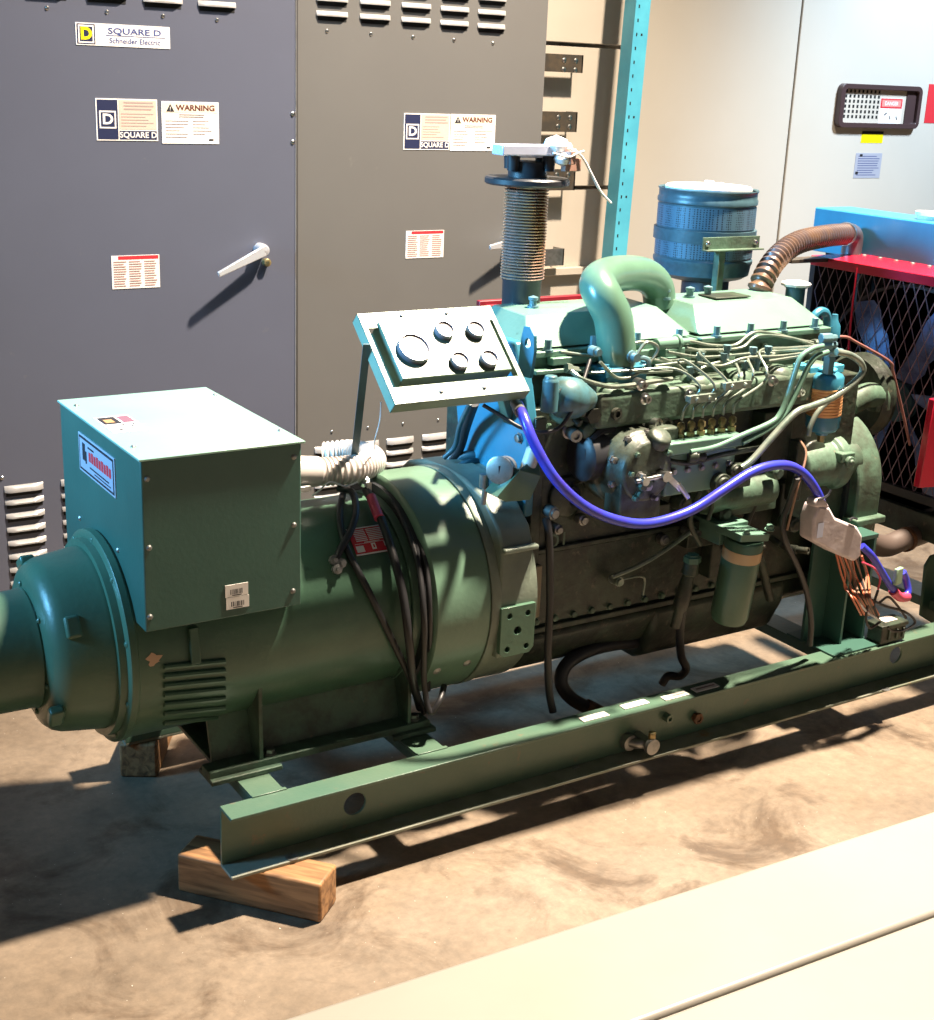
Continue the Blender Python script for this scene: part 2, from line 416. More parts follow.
sticker_square(ld, *sticker_rect((95, 98), (158, 141))); sticker_warning(ld, *sticker_rect((161, 101), (219, 144)))
sticker_red(ld, *sticker_rect((111, 256), (160, 287)))
door_lever(ld, P(259, 249, Y=CYW), P(213, 273, Y=CYW-.03))
for py in (114, 142): p_ = P(296, py, Y=CYW-.001); p_.x = xs-.0125; screw(p_, NY, .007, ld)

# right cabinet
CR = thing('switchgear_cabinet', (2.3, 4.3, 0), 'brownish grey switchgear cabinet with louvres at top, standing behind the bellows exhaust', 'electrical cabinet', 'grey switchgear cabinets along the back')
xr = P(545, 80, Y=CYW).x
MB().bx(xs+.002, xr, CYW+.02, 4.42, 0, 2.35).build('cabinet_body', CABR, CR, bevel=.003)
rd = MB().bx(xs+.0025, xr-.002, CYW, CYW+.025, .04, 2.34).build('door', CABR, CR, bevel=.003)
for px, py, lx in ((327, 31, 332), (371, 34, 375), (413, 37, 416), (454, 40, 454.5), (493, 43, 491.5)):
    screw(P(px, py, Y=CYW), NY, .006, rd)
    c = P(lx, 20, Y=CYW).x; zb = P(lx, py-12, Y=CYW).z
    louver_col(c, zb+.022+.042*8, 9, .105).build('louver_column', [LOUV, BLKM], rd)
for px in (329, 365, 400, 435, 466, 497):
    c = P(px, 440, Y=CYW).x; 
    louver_col(c, zt+.008, 9, .105).build('louver_column', [LOUV, BLKM], rd)
    screw(V((c+.01, CYW, zt+.055)), NY, .005, rd, STLD)
sticker_square(rd, *sticker_rect((404, 113), (449, 150))); sticker_warning(rd, *sticker_rect((451, 114), (494, 151)))
sticker_red(rd, *sticker_rect((406, 231), (443, 257)))
door_lever(rd, P(508, 241, Y=CYW), P(483, 246, Y=CYW-.03))

# ------------------------------------------------------------------ beige sheet panel with bolted brackets
PY_ = 4.5
BP = thing('sheet_metal_panel', (3.1, PY_+.05, 0), 'beige sheet metal panel with four bolted brackets, between the grey cabinets and the blue post', 'metal panel')
zA = P(590, 44, Y=PY_).z; zB = P(590, 186, Y=PY_).z; zD = P(590, 266, Y=PY_).z
for (z0, z1, dy) in ((zA, 2.5, -.012), (zB, zA-.012, 0), (.0, zB-.012, .012)):
    MB().bx(2.70, 3.62, PY_+dy, PY_+.03+dy, z0, z1).build('sheet', BEI, BP, bevel=.003)
MB().bx(2.78, 3.62, PY_-.02, PY_+.01, zD-.03, zD).build('lower_rail', BEI, BP, bevel=.003)
for x0, y0, x1, y1, n in ((540, 53, 581, 73, 4), (538, 111, 575, 132, 4), (536, 169, 573, 190, 4), (545, 249, 562, 265, 0)):
    a = P(x0, y0, Y=4.44); c = P(x1, y1, Y=4.44)
    br = MB(); br.bx(max(a.x-.02, xr+.01), c.x, 4.43, 4.436, c.z, a.z); br.bx(c.x-.006, c.x, 4.43, PY_, c.z, a.z)
    br = br.build('bracket', BRK if n else STLD, BP)
    for i in range(n):
        screw(V((c.x-.035-.055*(i % 2), 4.43, a.z-.022-.034*(i//2))), NY, .010, br, STEEL, 'bolt')

# ------------------------------------------------------------------ blue post
b = MB(); L0 = V((3.385, 4.30, 0)); lean = V((.075, 0, 2.6))
sec = [(-.028, -.03), (.042, -.03), (.042, .04), (.036, .04), (.036, -.024), (-.022, -.024), (-.022, .04), (-.028, .04)]
b.prism([L0+V((a, c, 0)) for a, c in sec], lean)
post = b.build('rack_post', POST, None, bevel=.001, origin=L0)
tag(post, 'light blue perforated steel rack post leaning beside the beige panel', 'post')
hb = MB()
for i in range(52):
    p = L0+lean*((i+.5)/52); hb.box(p+V((-.012, -.0302, 0)), (.006, .001, .012))
    if i % 6 == 0: hb.box(p+V((.012, -.0302, 0)), (.008, .001, .008))
hb.build('punched_holes', BLKM, post)
fb = MB().bx(3.33, 3.47, 4.25, 4.36, 0, .008); fb.build('foot_plate', POST, post)

# ------------------------------------------------------------------ pale enclosure
EYP = 4.6
EN = thing('equipment_enclosure', (5.0, 5.2, 0), 'large off white equipment enclosure with a recessed brown latch, at the back right', 'equipment enclosure')
xe = P(790, 110, Y=EYP).x
MB().bx(3.64, 7.4, EYP+.02, 6.2, 0, 2.7).build('enclosure_body', WHT, EN, bevel=.004)
MB().bx(3.3, xe-.006, EYP-.01, EYP+.02, .03, 2.69).build('side_panel', WHT, EN, bevel=.004)
dr = MB().bx(xe+.006, 7.38, EYP-.01, EYP+.02, .03, 2.69).build('door', WHT, EN, bevel=.004)
MB().bx(xe-.0055, xe+.0055, EYP+.0, EYP+.02, .03, 2.69).build('door_gasket', BRK, EN)
yb = EYP-.01
a = P(838, 83, Y=yb); c = P(913, 131, Y=yb); x0, x1, z0, z1 = a.x, c.x, (c.z+.01), a.z
lt = MB(); lt.plate(rrect(x0, x1, z0, z1, .03), [rrect(x0+.028, x1-.022, z0+.022, z1-.022, .012)[::-1]], (0, yb, 0), EX, EZ, .03)
lt = lt.build('latch_bezel', BROWN, dr, bevel=.004)
pb = MB().bx(x0+.02, x1-.075, yb-.006, yb-.001, z0+.02, z1-.02, 0); w = x1-x0
pb.bx(x1-.085, x1-.02, yb-.012, yb-.001, z0+.02, z1-.02, 1)
for i in range(9):
    for j in range(6):
        xx = x0+.05+i*.027; zz = z0+.042+j*.0225
        pb.rect(V((xx, yb-.006, zz)), EX, EZ, 0, .013, 0, .014, 2, .0006)
pb.build('grille_plate', [BEI, BROWN, BLKM], lt, recalc=False)
s = MB(); a = P(881, 98, Y=yb-.008); c = P(900, 125, Y=yb-.008); o = V((a.x, yb-.0075, c.z)); w = c.x-a.x; h = a.z-c.z
s.bx(a.x, c.x, yb-.0075, yb-.006, c.z, a.z, 0); s.rect(o, EX, EZ, w*.02, w*.98, h*.62, h*.99, 1)
s.rect(o, EX, EZ, w*.08, w*.92, h*.68, h*.94, 3, .0008); s.text('DANGER', o+EX*(w*.5)+EZ*(h*.8), EX, EZ, h*.2, 0, .001, bold=.02, sx=.95)
for i in range(7):
    t = random.random(); s.rect(o+EX*(w*(.15+.1*i))+EZ*(h*(.25+.15*random.random())), V((1, 0, random.uniform(-2, 2))), V((random.uniform(-1, 1), 0, 1)), 0, w*.12, 0, h*.05, 2, .0009)
s.build('danger_label', [PAPR, REDP, INK, PINKF := mat('danger_field', (.75, .25, .22), .5)], lt, recalc=False)
s = MB(); a = P(862, 131, Y=yb); c = P(882, 143, Y=yb); s.bx(a.x, c.x, yb-.0015, yb, c.z, a.z, 0)
s.rect(V((a.x, yb-.0015, c.z)), EX, EZ, 0, c.x-a.x, (a.z-c.z)*.75, a.z-c.z, 1); s.build('caution_label', [YEL, INK], dr, recalc=False)
s = MB(); a = P(856, 153, Y=yb); c = P(879, 178, Y=yb); s.bx(a.x, c.x, yb-.0015, yb, c.z, a.z, 0)
o = V((a.x, yb-.0015, c.z)); w = c.x-a.x; h = a.z-c.z; lines(s, o, w*.1, w*.95, h*.08, h*.92, 9, 1, h*.025, .0005, .3)
s.rect(o, EX, EZ, w*.15, w*.25, h*.86, h*.96, 2); s.rect(o, EX, EZ, w*.05, w*.15, h*.15, h*.26, 2); s.build('data_label', [SILV, NAVYB, INK], dr, recalc=False)
a = P(929, 84, Y=yb); c = P(929, 123, Y=yb); MB().bx(a.x, a.x+.28, yb-.002, yb, c.z, a.z).build('red_placard', REDP, dr)

# ------------------------------------------------------------------ low pale cabinets in the foreground
ZF = .45; kf = (1.65-ZF)/(1.65-.6)
e0, e1 = V((.548, 1.216))*kf, V((1.633, 1.17))*kf; s0, s1 = V((.931, 1.002))*kf, V((1.406, .981))*kf
du = (e1-e0).normalized()
def lowcab(pa, pb_, back, label, d):
    # pa,pb on the far edge; depth d toward the camera
    du2 = (pb_-pa).normalized(); dv = V((du2.y, -du2.x))
    A = pa-du2*.35; B = pa+du2*2.4
    nm = 'low_cabinet'
    T = thing(nm, ((A.x+B.x)/2+dv.x*d/2, (A.y+B.y)/2+dv.y*d/2, 0), label, 'cabinet', 'low off white cabinets in the foreground')
    q = [A, B, B+dv*d, A+dv*d]
    i_ = .012
    MB().prism([V((p.x, p.y, 0)) for p in [A+dv*i_+du2*i_, B+dv*i_-du2*i_, B+dv*(d-i_)-du2*i_, A+dv*(d-i_)+du2*i_]], (0, 0, ZF-.03)).build('cabinet_body', LOW, T, bevel=.006)
    MB().prism([V((p.x, p.y, ZF-.03)) for p in q], (0, 0, .03)).build('lid', LOW, T, bevel=.008, seg=3)
perp = V((du.y, -du.x))
dd = (s0-e0).dot(perp)
lowcab(e0, e1, True, 'off white low cabinet, the farther of the two in the bottom right foreground', dd-.004)
lowcab(s0+(s0-s1).normalized()*.45, s1, False, 'off white low cabinet, the nearer one cut off by the bottom right corner', .55)

# ------------------------------------------------------------------ wood blocks
def block(A, ux, L, uy, Wd, label, h=.0895, ch=.012):
    A = V(A); ux = V(ux).normalized(); uy = V(uy).normalized()
    c = A+ux*L/2+uy*Wd/2
    b = MB(); ang = math.atan2(ux.y, ux.x)
    b.box((0, 0, h/2), (L, Wd, h))
    ob = b.build('wood_block', WOOD, None, bevel=.006, origin=(0, 0, h/2), seg=2)
    ob.location = (c.x, c.y, h/2); ob.rotation_euler = (0, 0, ang); W[ob.name] = V(ob.location)
    return tag(ob, label, 'wood block', 'lumber blocks under the skid')
block((1.064, 2.136), (-.646, .763), .325, (.763, .646), .085, 'orange brown lumber block on the floor under the near left end of the skid')
block((.905, 2.905), (.5, .86), .26, (.86, -.5), .09, 'short brown lumber block standing in shadow under the far rail')

# ================================================================== GENERATOR SET
G = thing('diesel_generator_set', (1.9, YC, .09), 'green diesel generator set with teal radiator on a steel skid, resting on wood blocks', 'generator')
def part(b, name, m, parent=None, **k): return b.build(name, m, parent or G, **k)

# ---- skid
DUSTY = mat('dusty_rail_green', (.24, .25, .20), .6, 0, (.15, .17, .12), 9, (.4, .62), .2, 80, (.24, .15, .08), 14, (.60, .72))
ZB, ZT = .09, .23; YF, YW = 2.235, 2.288
def rail(front):
    s = 1 if front else -1
    yo = YF if front else 2*YC-YF; yw = YW if front else 2*YC-YW
    b = MB(); X0, X1 = .915, 3.5; t = .007
    b.bx(X0, X1, yo, yw+s*t, ZT-t, ZT); b.bx(X0, X1, yo, yw+s*t, ZB, ZB+t, 1)
    holes = []
    for px, py, r in ((355, 804, .026), (896, 655, .024)):
        p = P(px, py, Y=YW); holes.append(circ(p.x, p.z, r)[::-1])
    if not front: holes = []
    b.plate([(X0, ZB+t), (X1, ZB+t), (X1, ZT-t), (X0, ZT-t)], holes, (0, yw+(t if front else 0), 0), EX, EZ, t)
    return part(b, 'skid_rail', [RAIL, DUSTY], bevel=.0015)
fr = rail(True); rr_ = rail(False)
for x0, x1 in ((.987, 1.058), (1.378, 1.448), (2.62, 2.70), (3.2, 3.3)):
    b = MB(); b.bx(x0, x1, YW+.007, 2*YC-YW-.007, ZT-.007, ZT-.001); b.bx(x0, x0+.006, YW+.007, 2*YC-YW-.007, ZT-.03, ZT-.007)
    b.bx(x0-.002, x1+.004, YW+.003, YW+.012, ZT-.004, ZT+.003)
    part(b, 'cross_member', RAIL, bevel=.001)
for i, (px, py) in enumerate(((594, 717.5), (634.5, 705), (675, 696.5), (705, 688))):
    p = P(px, py, Z=ZT); bb = MB().box((p.x, p.y, ZT+.0015), (.075, .022, .003)); bb.bx(p.x-.03, p.x+.03, p.y-.003, p.y+.003, ZT+.003, ZT+.0033, 1)
    bb.build('inventory_tag', [PAPR, INKG], fr, bevel=.001)
# plugs and nubs on the web
def nub(px, py, r, L, m, nm='pipe_plug', hex_=False):
    p = P(px, py, Y=YW-L*.5); p.y = YW; b = MB()
    if hex_: b.lathe(p, NY, [(0, r*.8), (L*.5, r*.8), (L*.5, r), (L, r), (L, r*.6), (L*.8, r*.6), (L*.8, 0)], 6, sm=False)
    else: b.lathe(p, NY, [(0, r), (L, r), (L, r*.5), (L*.7, r*.5), (L*.7, 0)], 18)
    b.build(nm, m, fr)
p = P(645, 742, Y=YW-.03); p.y = YW
b = MB(); b.lathe(p+V((-.035, 0, 0)), NY, [(0, .02), (.02, .02), (.02, .0)], 18, 0); b.lathe(p, NY, [(0, .016), (.045, .016), (.05, .02), (.062, .02), (.064, .0)], 18, 0)
b.cyl(p+V((.003, -.05, .01)), p+V((.003, -.05, .034)), .009, m=1); b.tube([p+V((-.035, -.012, 0)), p+V((-.02, -.03, 0)), p+V((0, -.035, 0))], .012, 10)
b.build('drain_valve', [STLD, BRASS], fr)
nub(668, 718, .011, .018, RAIL); nub(697, 718, .015, .016, RUST, hex_=True)
nub(575, 772, .018, .012, STLD, 'bolt', True); nub(886, 686, .016, .012, BLKP, 'bolt', True)
for px, py in ((292, 857), (885, 689)):
    p = P(px, py, Z=ZB+.008); b = MB(); b.lathe(p, EZ, [(0, .014), (.001, .014), (.001, .008), (-.0005, .008), (-.0005, 0)], 16); b.build('bolt_washer', STLD, fr)
# small welded weep marks / end plate at the right
b = MB(); a = P(921, 618, Y=2.42); b.prism([P(921, 616, Y=2.42), P(926, 566, Y=2.42), P(932, 556, Y=2.42), P(960, 548, Y=2.42), P(960, 640, Y=2.42)], (0, .01, 0)); 
part(b, 'radiator_gusset', GRN, bevel=.003)

# ---- alternator
b = MB(); b.lathe((0, YC, ZC), EX, [(.785, .10), (.786, .219), (1.395, .219), (1.40, .214), (1.44, .205), (1.46, .2), (1.46, .1)], 96)
barrel = part(b, 'alternator_housing', GRN)
# ventilation ribs
for i in range(7):
    py0 = 665+i*9.3
    pts = [CY(164+(225-164)*t, py0+ (1-t)*6 - 4 if True else 0, .2215) for t in (0, .25, .5, .75, 1)]
    rb = MB(); rb.tube(pts, .0058, 8, sub=3)
    rb.build('louver_rib', GRN, barrel)
# riveted tab above the ribs + mark
p = CY(194, 645, .222); MB().box(p+V((0, -.002, 0)), (.02, .012, .075), R=Matrix.Rotation(-.15, 3, 'X')).build('lifting_tab', GRN, barrel, bevel=.002)
p = CY(154, 659, .2195); n = V((0, p.y-YC, p.z-ZC)).normalized(); b = MB(); u, w_ = frame(n)
b.add([p+n*.0008+(u*math.cos(a)*(.014+.005*math.sin(a*5))+w_*math.sin(a)*(.012+.004*math.cos(a*3))) for a in [k*math.pi/9 for k in range(18)]], [tuple(range(18))])
b.build('paint_chip', mat('bare_primer', (.62, .42, .27), .6), barrel)
# red nameplate conforming to the barrel
def cyl_patch(c00, c10, c01, c11, r, mats, deco):
    # parametric patch on the barrel: corners in X/angle
    def ang(p): return math.atan2(p.z-ZC, p.y-YC)
    A = [CY(*c, r) for c in (c00, c10, c01, c11)]
    X0 = (A[0].x+A[2].x)/2; X1 = (A[1].x+A[3].x)/2; a0 = (ang(A[0])+ang(A[1]))/2; a1 = (ang(A[2])+ang(A[3]))/2
    b = MB()
    def pt(u, v, dz=0):
        a = a0+(a1-a0)*v; rr = r+dz; return V((X0+(X1-X0)*u, YC+rr*math.cos(a), ZC+rr*math.sin(a)))
    def quad(u0, u1, v0, v1, m, dz, n=8):
        vs = []; fs = []
        for i in range(n+1):
            v = v0+(v1-v0)*i/n; vs += [pt(u0, v, dz), pt(u1, v, dz)]
        for i in range(n): fs.append((2*i, 2*i+1, 2*i+3, 2*i+2))
        b.add(vs, fs, m)
    deco(quad); return b
def deco(q):
    q(0, 1, 0, 1, 0, .0025); q(.0, 1, -.001, .05, 1, .003); q(0, 1, .95, 1, 1, .003)
    for i in range(7):
        v = .1+.065*i; q(.12, .42, v, v+.035, 1, .003, 1); q(.46, .92, v, v+.035, 1, .003, 1)
    q(.05, .25, .68, .9, 1, .003, 2); q(.45, .56, .64, .86, 1, .003, 2); q(.49, .53, .69, .8, 0, .0033, 1); q(.78, .95, .64, .8, 1, .003, 2)
    q(.3, .7, .565, .59, 1, .003, 1); q(.05, .95, .605, .618, 1, .003, 1)
b = cyl_patch((350, 530), (384, 524), (352, 558), (394, 550), .219, None, deco)
lab(b.build('nameplate', [REDP, PAPR], barrel, recalc=False), 'red and white data plate')

b = MB(); b.lathe((0, YC, ZC), EX, [(.752, .10), (.752, .205), (.766, .207), (.767, .219), (.770, .223), (.784, .223), (.787, .220), (.787, .1)], 80)
ring = part(b, 'end_ring', GRN)
for k in range(10):
    a = math.radians(20+36*k); screw(V((.767, YC+.211*math.cos(a), ZC+.211*math.sin(a))), (-1, 0, 0), .007, ring, GRN, 'bolt')
b = MB(); b.lathe((0, YC, ZC), EX, [(.632, .09), (.632, .128), (.634, .146), (.641, .162), (.653, .173), (.668, .179), (.70, .184), (.745, .190), (.752, .191), (.756, .19), (.757, .1)], 80)
bell = part(b, 'end_bell', GRN)
for c in (CY(73, 627, .181), CY(56, 716, .176), V((.66, YC+.1, ZC+.15)), V((.66, YC+.17, ZC-.04))):
    a = math.atan2(c.z-ZC, c.y-YC); R = Matrix.Rotation(a-math.pi/2, 3, 'X')
    MB().box(V((c.x, YC+.176*math.cos(a), ZC+.176*math.sin(a))), (.03, .045, .022), R=R).build('boss', GRN, bell, bevel=.006, seg=3)
b = MB(); b.lathe((0, YC, ZC), EX, [(.36, 0), (.36, .105), (.368, .116), (.38, .118), (.615, .121), (.628, .124), (.636, .12), (.636, .09)], 72)
ex = part(b, 'exciter_cover', GRN)
for k in range(6):
    a = math.radians(15+60*k); screw(V((.631, YC+.131*math.cos(a), ZC+.131*math.sin(a))), (-1, 0, 0), .006, bell, GRN, 'bolt')

# adapter + flywheel housing
b = MB(); b.lathe((0, YC, ZC), EX, [(1.40, .12), (1.40, .222), (1.425, .225), (1.432, .256), (1.438, .262), (1.571, .262), (1.573, .258), (1.577, .258), (1.578, .2)], 96)
ad = part(b, 'adapter_housing', mat('adapter_lit_green', (.125, .22, .155), .3, 0, (.10, .18, .125), 5, (.4, .7), .1, 90, (.05, .09, .06), 30, (.68, .8)))  # lighter copy of the enamel; light on the adapter is in its colour
for px, py in ((437, 671), (467, 663)): screw(CY(px, py, .262), (0, -.9, -.4), .010, ad, STLD, 'bolt')
b = MB(); b.lathe((1.418, YC, ZC), EX, [(0, .226), (0, .245), (.012, .245), (.012, .226)], 80)
b.build('rear_shade_ring', BLKP, ad)  # black ring paints the shade on the adapter's rear face
b = MB(); b.lathe((0, YC, ZC), EX, [(1.578, .15), (1.578, .262), (1.582, .264), (1.60, .264), (1.604, .26), (1.70, .262), (1.72, .2)], 96)
HSG = mat('housing_grey_green', (.19, .23, .18), .42, 0, (.14, .17, .14), 9, (.4, .65), .2, 80)
fh = part(b, 'flywheel_housing', HSG)
b = MB(); sec = [(2.335, .395), (2.333, .66), (2.352, .70), (2.42, .755), (2.50, .778), (2.59, .783), (2.68, .778), (2.76, .755), (2.83, .70), (2.847, .66), (2.845, .395)]
b.prism([V((1.60, y, z)) for y, z in sec], (.085, 0, 0)); b.build('housing_shoulder', HSG, fh, bevel=.006)
b = MB(); b.bx(1.598, 1.69, 2.318, 2.336, .652, .664); b.build('shoulder_ledge', HSG, fh, bevel=.004)
b = MB(); o_ = V((0, 2.333, 0)); pa = P(494, 606, Y=2.325); pc = P(532, 650, Y=2.325)
x0, x1, z0, z1 = 1.597, 1.69, .405, .525
hs = [circ(x0+(x1-x0)*u, z0+(z1-z0)*v, r, 12)[::-1] for u, v, r in ((.25, .82, .007), (.78, .82, .007), (.5, .5, .010), (.22, .15, .007), (.78, .15, .007))]
b.plate([(x0+.012, z0), (x1-.012, z0), (x1, z0+.014), (x1, z1), (x0, z1), (x0, z0+.01)], hs, (0, 2.333, 0), EX, EZ, .014)
b.build('mounting_pad', GRN, fh, bevel=.001)
b = MB(); b.bx(x0+.005, x1-.005, 2.3335, 2.345, z0+.005, z1-.005); b.build('pad_backing', BLKP, fh)

# alternator feet
b = MB(); b.bx(.93, 1.46, 2.385, 2.43, .24, .256); b.bx(.93, 1.46, 2.75, 2.795, .24, .256); b.bx(.955, 1.44, 2.42, 2.76, .245, .255)
b.bx(.93, 1.09, 2.372, 2.445, .23, .241); b.bx(1.36, 1.47, 2.372, 2.445, .23, .241); b.bx(.93, 1.09, 2.735, 2.808, .23, .241); b.bx(1.36, 1.47, 2.735, 2.808, .23, .241)
foot = part(b, 'alternator_foot', ENG, bevel=.002)
b = MB(); b.prism([V((.955, 2.43, .25)), V((.955, 2.46, .36)), V((1.43, 2.46, .36)), V((1.43, 2.43, .25))], (0, .012, 0)); b.prism([V((.955, 2.75, .25)), V((.955, 2.72, .36)), V((1.43, 2.72, .36)), V((1.43, 2.75, .25))], (0, -.012, 0)); b.build('saddle_web', ENG, foot, bevel=.002)
for x in (1.045, 1.405):
    for s_ in (1, -1):
        y0 = YC-s_*.20; 
        b = MB(); b.prism([V((x, y0, .25)), V((x, YC-s_*.195, .43)), V((x, YC-s_*.1, .34)), V((x, YC-s_*.1, .25))], (.009, 0, 0)); b.build('gusset', ENG, foot, bevel=.001)
for x in (1.075, 1.43):
    b = MB().bolt((x, 2.405, .256), EZ, .011, .012); b.build('bolt', STLD, foot)

# ---- terminal box
X0, X1, Y0, Y1, Z0, Z1 = .79, 1.115, 2.337, 2.843, .615, .955
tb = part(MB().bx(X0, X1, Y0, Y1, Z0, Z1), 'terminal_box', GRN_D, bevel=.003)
lid = MB().bx(X0-.004, X1+.006, Y0-.006, Y1+.004, Z1, Z1+.0045).build('lid', mat('lid_lit_green', (.24, .40, .325), .3, 0, (.21, .355, .285), 4, (.4, .7), .06), tb, bevel=.001)  # lamp light on the box top is painted in as a lighter green
for px, py in ((76, 406), (215, 395), (133, 447), (280, 431)): screw(P(px, py, Z=Z1+.0045), EZ, .005, lid, STLD)
for px, py in ((147, 479), (149, 548), (150, 617), (294, 457), (294, 525), (293, 591)): screw(P(px, py, Y=Y0), NY, .006, tb, STLD)
for px, py in ((80, 518), (83, 539), (118, 550), (108, 562)): screw(P(px, py, X=X0), (-1, 0, 0), .006, tb, STLD)
for (a, c) in (((225, 586), (248, 592.5)), ((226, 598.5), (249, 604.5))):
    A = P(*a, Y=Y0); C = P(*c, Y=Y0); s = MB(); s.bx(A.x, C.x, Y0-.0012, Y0, C.z-.003, A.z+.0005, 0); o = V((A.x, Y0-.0012, C.z-.003))
    xx = .01
    while xx < C.x-A.x-.012:
        ww = random.choice((.0008, .0015, .0022)); s.rect(o, EX, EZ, xx, xx+ww, .0055, .0155, 1); xx += ww+random.choice((.0008, .0015))
    s.rect(o, EX, EZ, .014, .034, .002, .0038, 1); s.build('barcode_label', [PAPR, INK], tb, recalc=False, bevel=0)
# badge on the left face
UYN = V((0, -1, 0))
c0 = P(79, 431, X=X0); c1 = P(115, 459, X=X0); c2 = P(80, 468, X=X0); wB = c0.y-c1.y; hB = c0.z-c2.z; o = V((X0-.0015, c0.y, c2.z))
s = MB(); s.box((X0-.001, c0.y-wB/2, c2.z+hB/2), (.002, wB, hB), 0)
s.rect(o, UYN, EZ, .005, wB-.005, .004, hB-.004, 1, .001); s.rect(o, UYN, EZ, .010, wB-.010, .009, hB-.009, 2, .0013)
for i in range(9):
    u = wB*(.30+.07*i); s.rect(o, UYN, EZ, u, u+wB*.055, hB*(.42-.0*i), hB*(.66+.03*(i % 2)), 3, .0017)
s.rect(o, UYN, EZ, wB*.12, wB*.2, hB*.35, hB*.8, 4, .0017); s.rect(o, UYN, EZ, wB*.2, wB*.24, hB*.3, hB*.62, 4, .0017)
s.rect(o, UYN, EZ, wB*.28, wB*.45, hB*.74, hB*.79, 4, .0017); s.rect(o, UYN, EZ, wB*.32, wB*.85, hB*.25, hB*.29, 4, .0017); s.rect(o, UYN, EZ, wB*.45, wB*.9, hB*.17, hB*.2, 4, .0017)
lab(s.build('maker_badge', [SILV, INK, mat('badge_lilac', (.42, .42, .52), .35, .2), REDP, INK], tb, recalc=False), 'lilac and red badge with a silver rim')
# decal on the lid
c0 = P(93, 418, Z=Z1+.005); c1 = P(130, 416.5, Z=Z1+.005); c2 = P(112, 433.5, Z=Z1+.005)
x0 = c0.x; y1 = c0.y; wB = c1.x-c0.x; hB = c0.y-c2.y; o = V((x0, y1-hB, Z1+.0045))
s = MB(); s.rect(o, EX, EY, 0, wB, 0, hB, 0, .0006); s.rect(o, EX, EY, wB*.05, wB*.55, hB*.52, hB*.95, 1, .001); s.rect(o, EX, EY, wB*.62, wB*.95, hB*.55, hB*.95, 2, .001)
s.rect(o, EX, EY, wB*.15, wB*.4, hB*.6, hB*.8, 3, .0013)
for i in range(6): s.rect(o+EX*(wB*(.25+.1*i))+EY*(hB*(.15+.12*(i % 3))), V((1, -.5+.2*i, 0)), V((.3, 1, 0)), 0, wB*.09, 0, hB*.07, 1, .001)
s.build('decal', [PAPR, INK, mat('decal_purple', (.2, .09, .12), .5), COPP], lid, recalc=False)

# conduit elbow to the terminal box
b = MB(); pts = [P(296, 471, Y=2.6), P(325, 471.5, Y=2.6), P(352, 469, Y=2.6), P(371, 463, Y=2.65), P(369, 457, Y=2.74), P(350, 453, Y=2.82), P(325, 455, Y=2.86)]
b.corr(pts, .0305, .0022, .0115, 28)
cd = part(b, 'flexible_conduit', COND)
b = MB(); b.cyl(P(290, 471, Y=2.6), P(318, 471.5, Y=2.6), .034); b.build('conduit_coupling', COND, cd, bevel=.003)
b = MB(); b.box(P(303, 489, Y=2.57), (.035, .01, .014)); b.build('clamp', STEEL, cd, bevel=.002)
b = MB(); b.tube([P(312, 496, Y=2.56), P(320, 490, Y=2.55), P(330, 482, Y=2.55), P(345, 486, Y=2.55), P(358, 482, Y=2.55)], .002, 6); b.build('cable_tie', RAG, cd)

# cables over the alternator
def cable(name, pts, r, m, parent=None, n=10): return MB().tube(pts, r, n).build(name, m, parent or G)
cc = [CY(344, 488, .24), CY(340, 515, .232), CY(345, 545, .229), CY(368, 590, .229), CY(392, 640, .23), CY(411, 680, .26), CY(424, 712, .27)]
cable('black_cable', cc, .0075, BLK)
lp = cable('black_cable', [CY(338, 488, .25), CY(352, 492, .25), CY(356, 512, .245), CY(350, 532, .24), CY(340, 550, .236), CY(335, 562, .232)], .008, BLK)
b = MB()
for px, py in ((333, 560), (340, 563), (336, 569)): b.lathe(CY(px, py, .226), (-.1, -.9, .3), [(0, .011), (.012, .011), (.013, .005), (.02, .005), (.02, 0)], 8)
b.build('cable_lug', STLD, lp)
c2_ = cable('black_cable', [CY(366, 490, .245), CY(378, 512, .24), CY(390, 545, .24), CY(402, 590, .245), CY(409, 640, .26), CY(413, 680, .27), CY(420, 708, .28)], .0095, BLK)
b = MB().tube([CY(371, 497, .246), CY(379, 518, .241)], .0115, 10); lab(b.build('cable_sleeve', PINK, c2_), 'red sleeve')
b = MB(); b.lathe(CY(363, 483, .25), (0, -.6, .8), [(0, .013), (.01, .013), (.01, .006), (.02, .006), (.02, 0)], 8); b.box(CY(368, 489, .248), (.012, .012, .03)); b.build('cable_lug', STEEL, c2_)
cable('black_cable', [CY(378, 486, .235), CY(398, 510, .238), CY(417, 560, .25), CY(424, 620, .27), CY(424, 680, .28), P(430, 712, Y=2.33), P(440, 700, Y=2.33), P(444, 686, Y=2.36)], .007, BLK)
cable('black_cable', [CY(385, 480, .235), CY(405, 500, .24), CY(425, 560, .25), CY(430, 620, .26), CY(428, 690, .27)], .006, BLK)

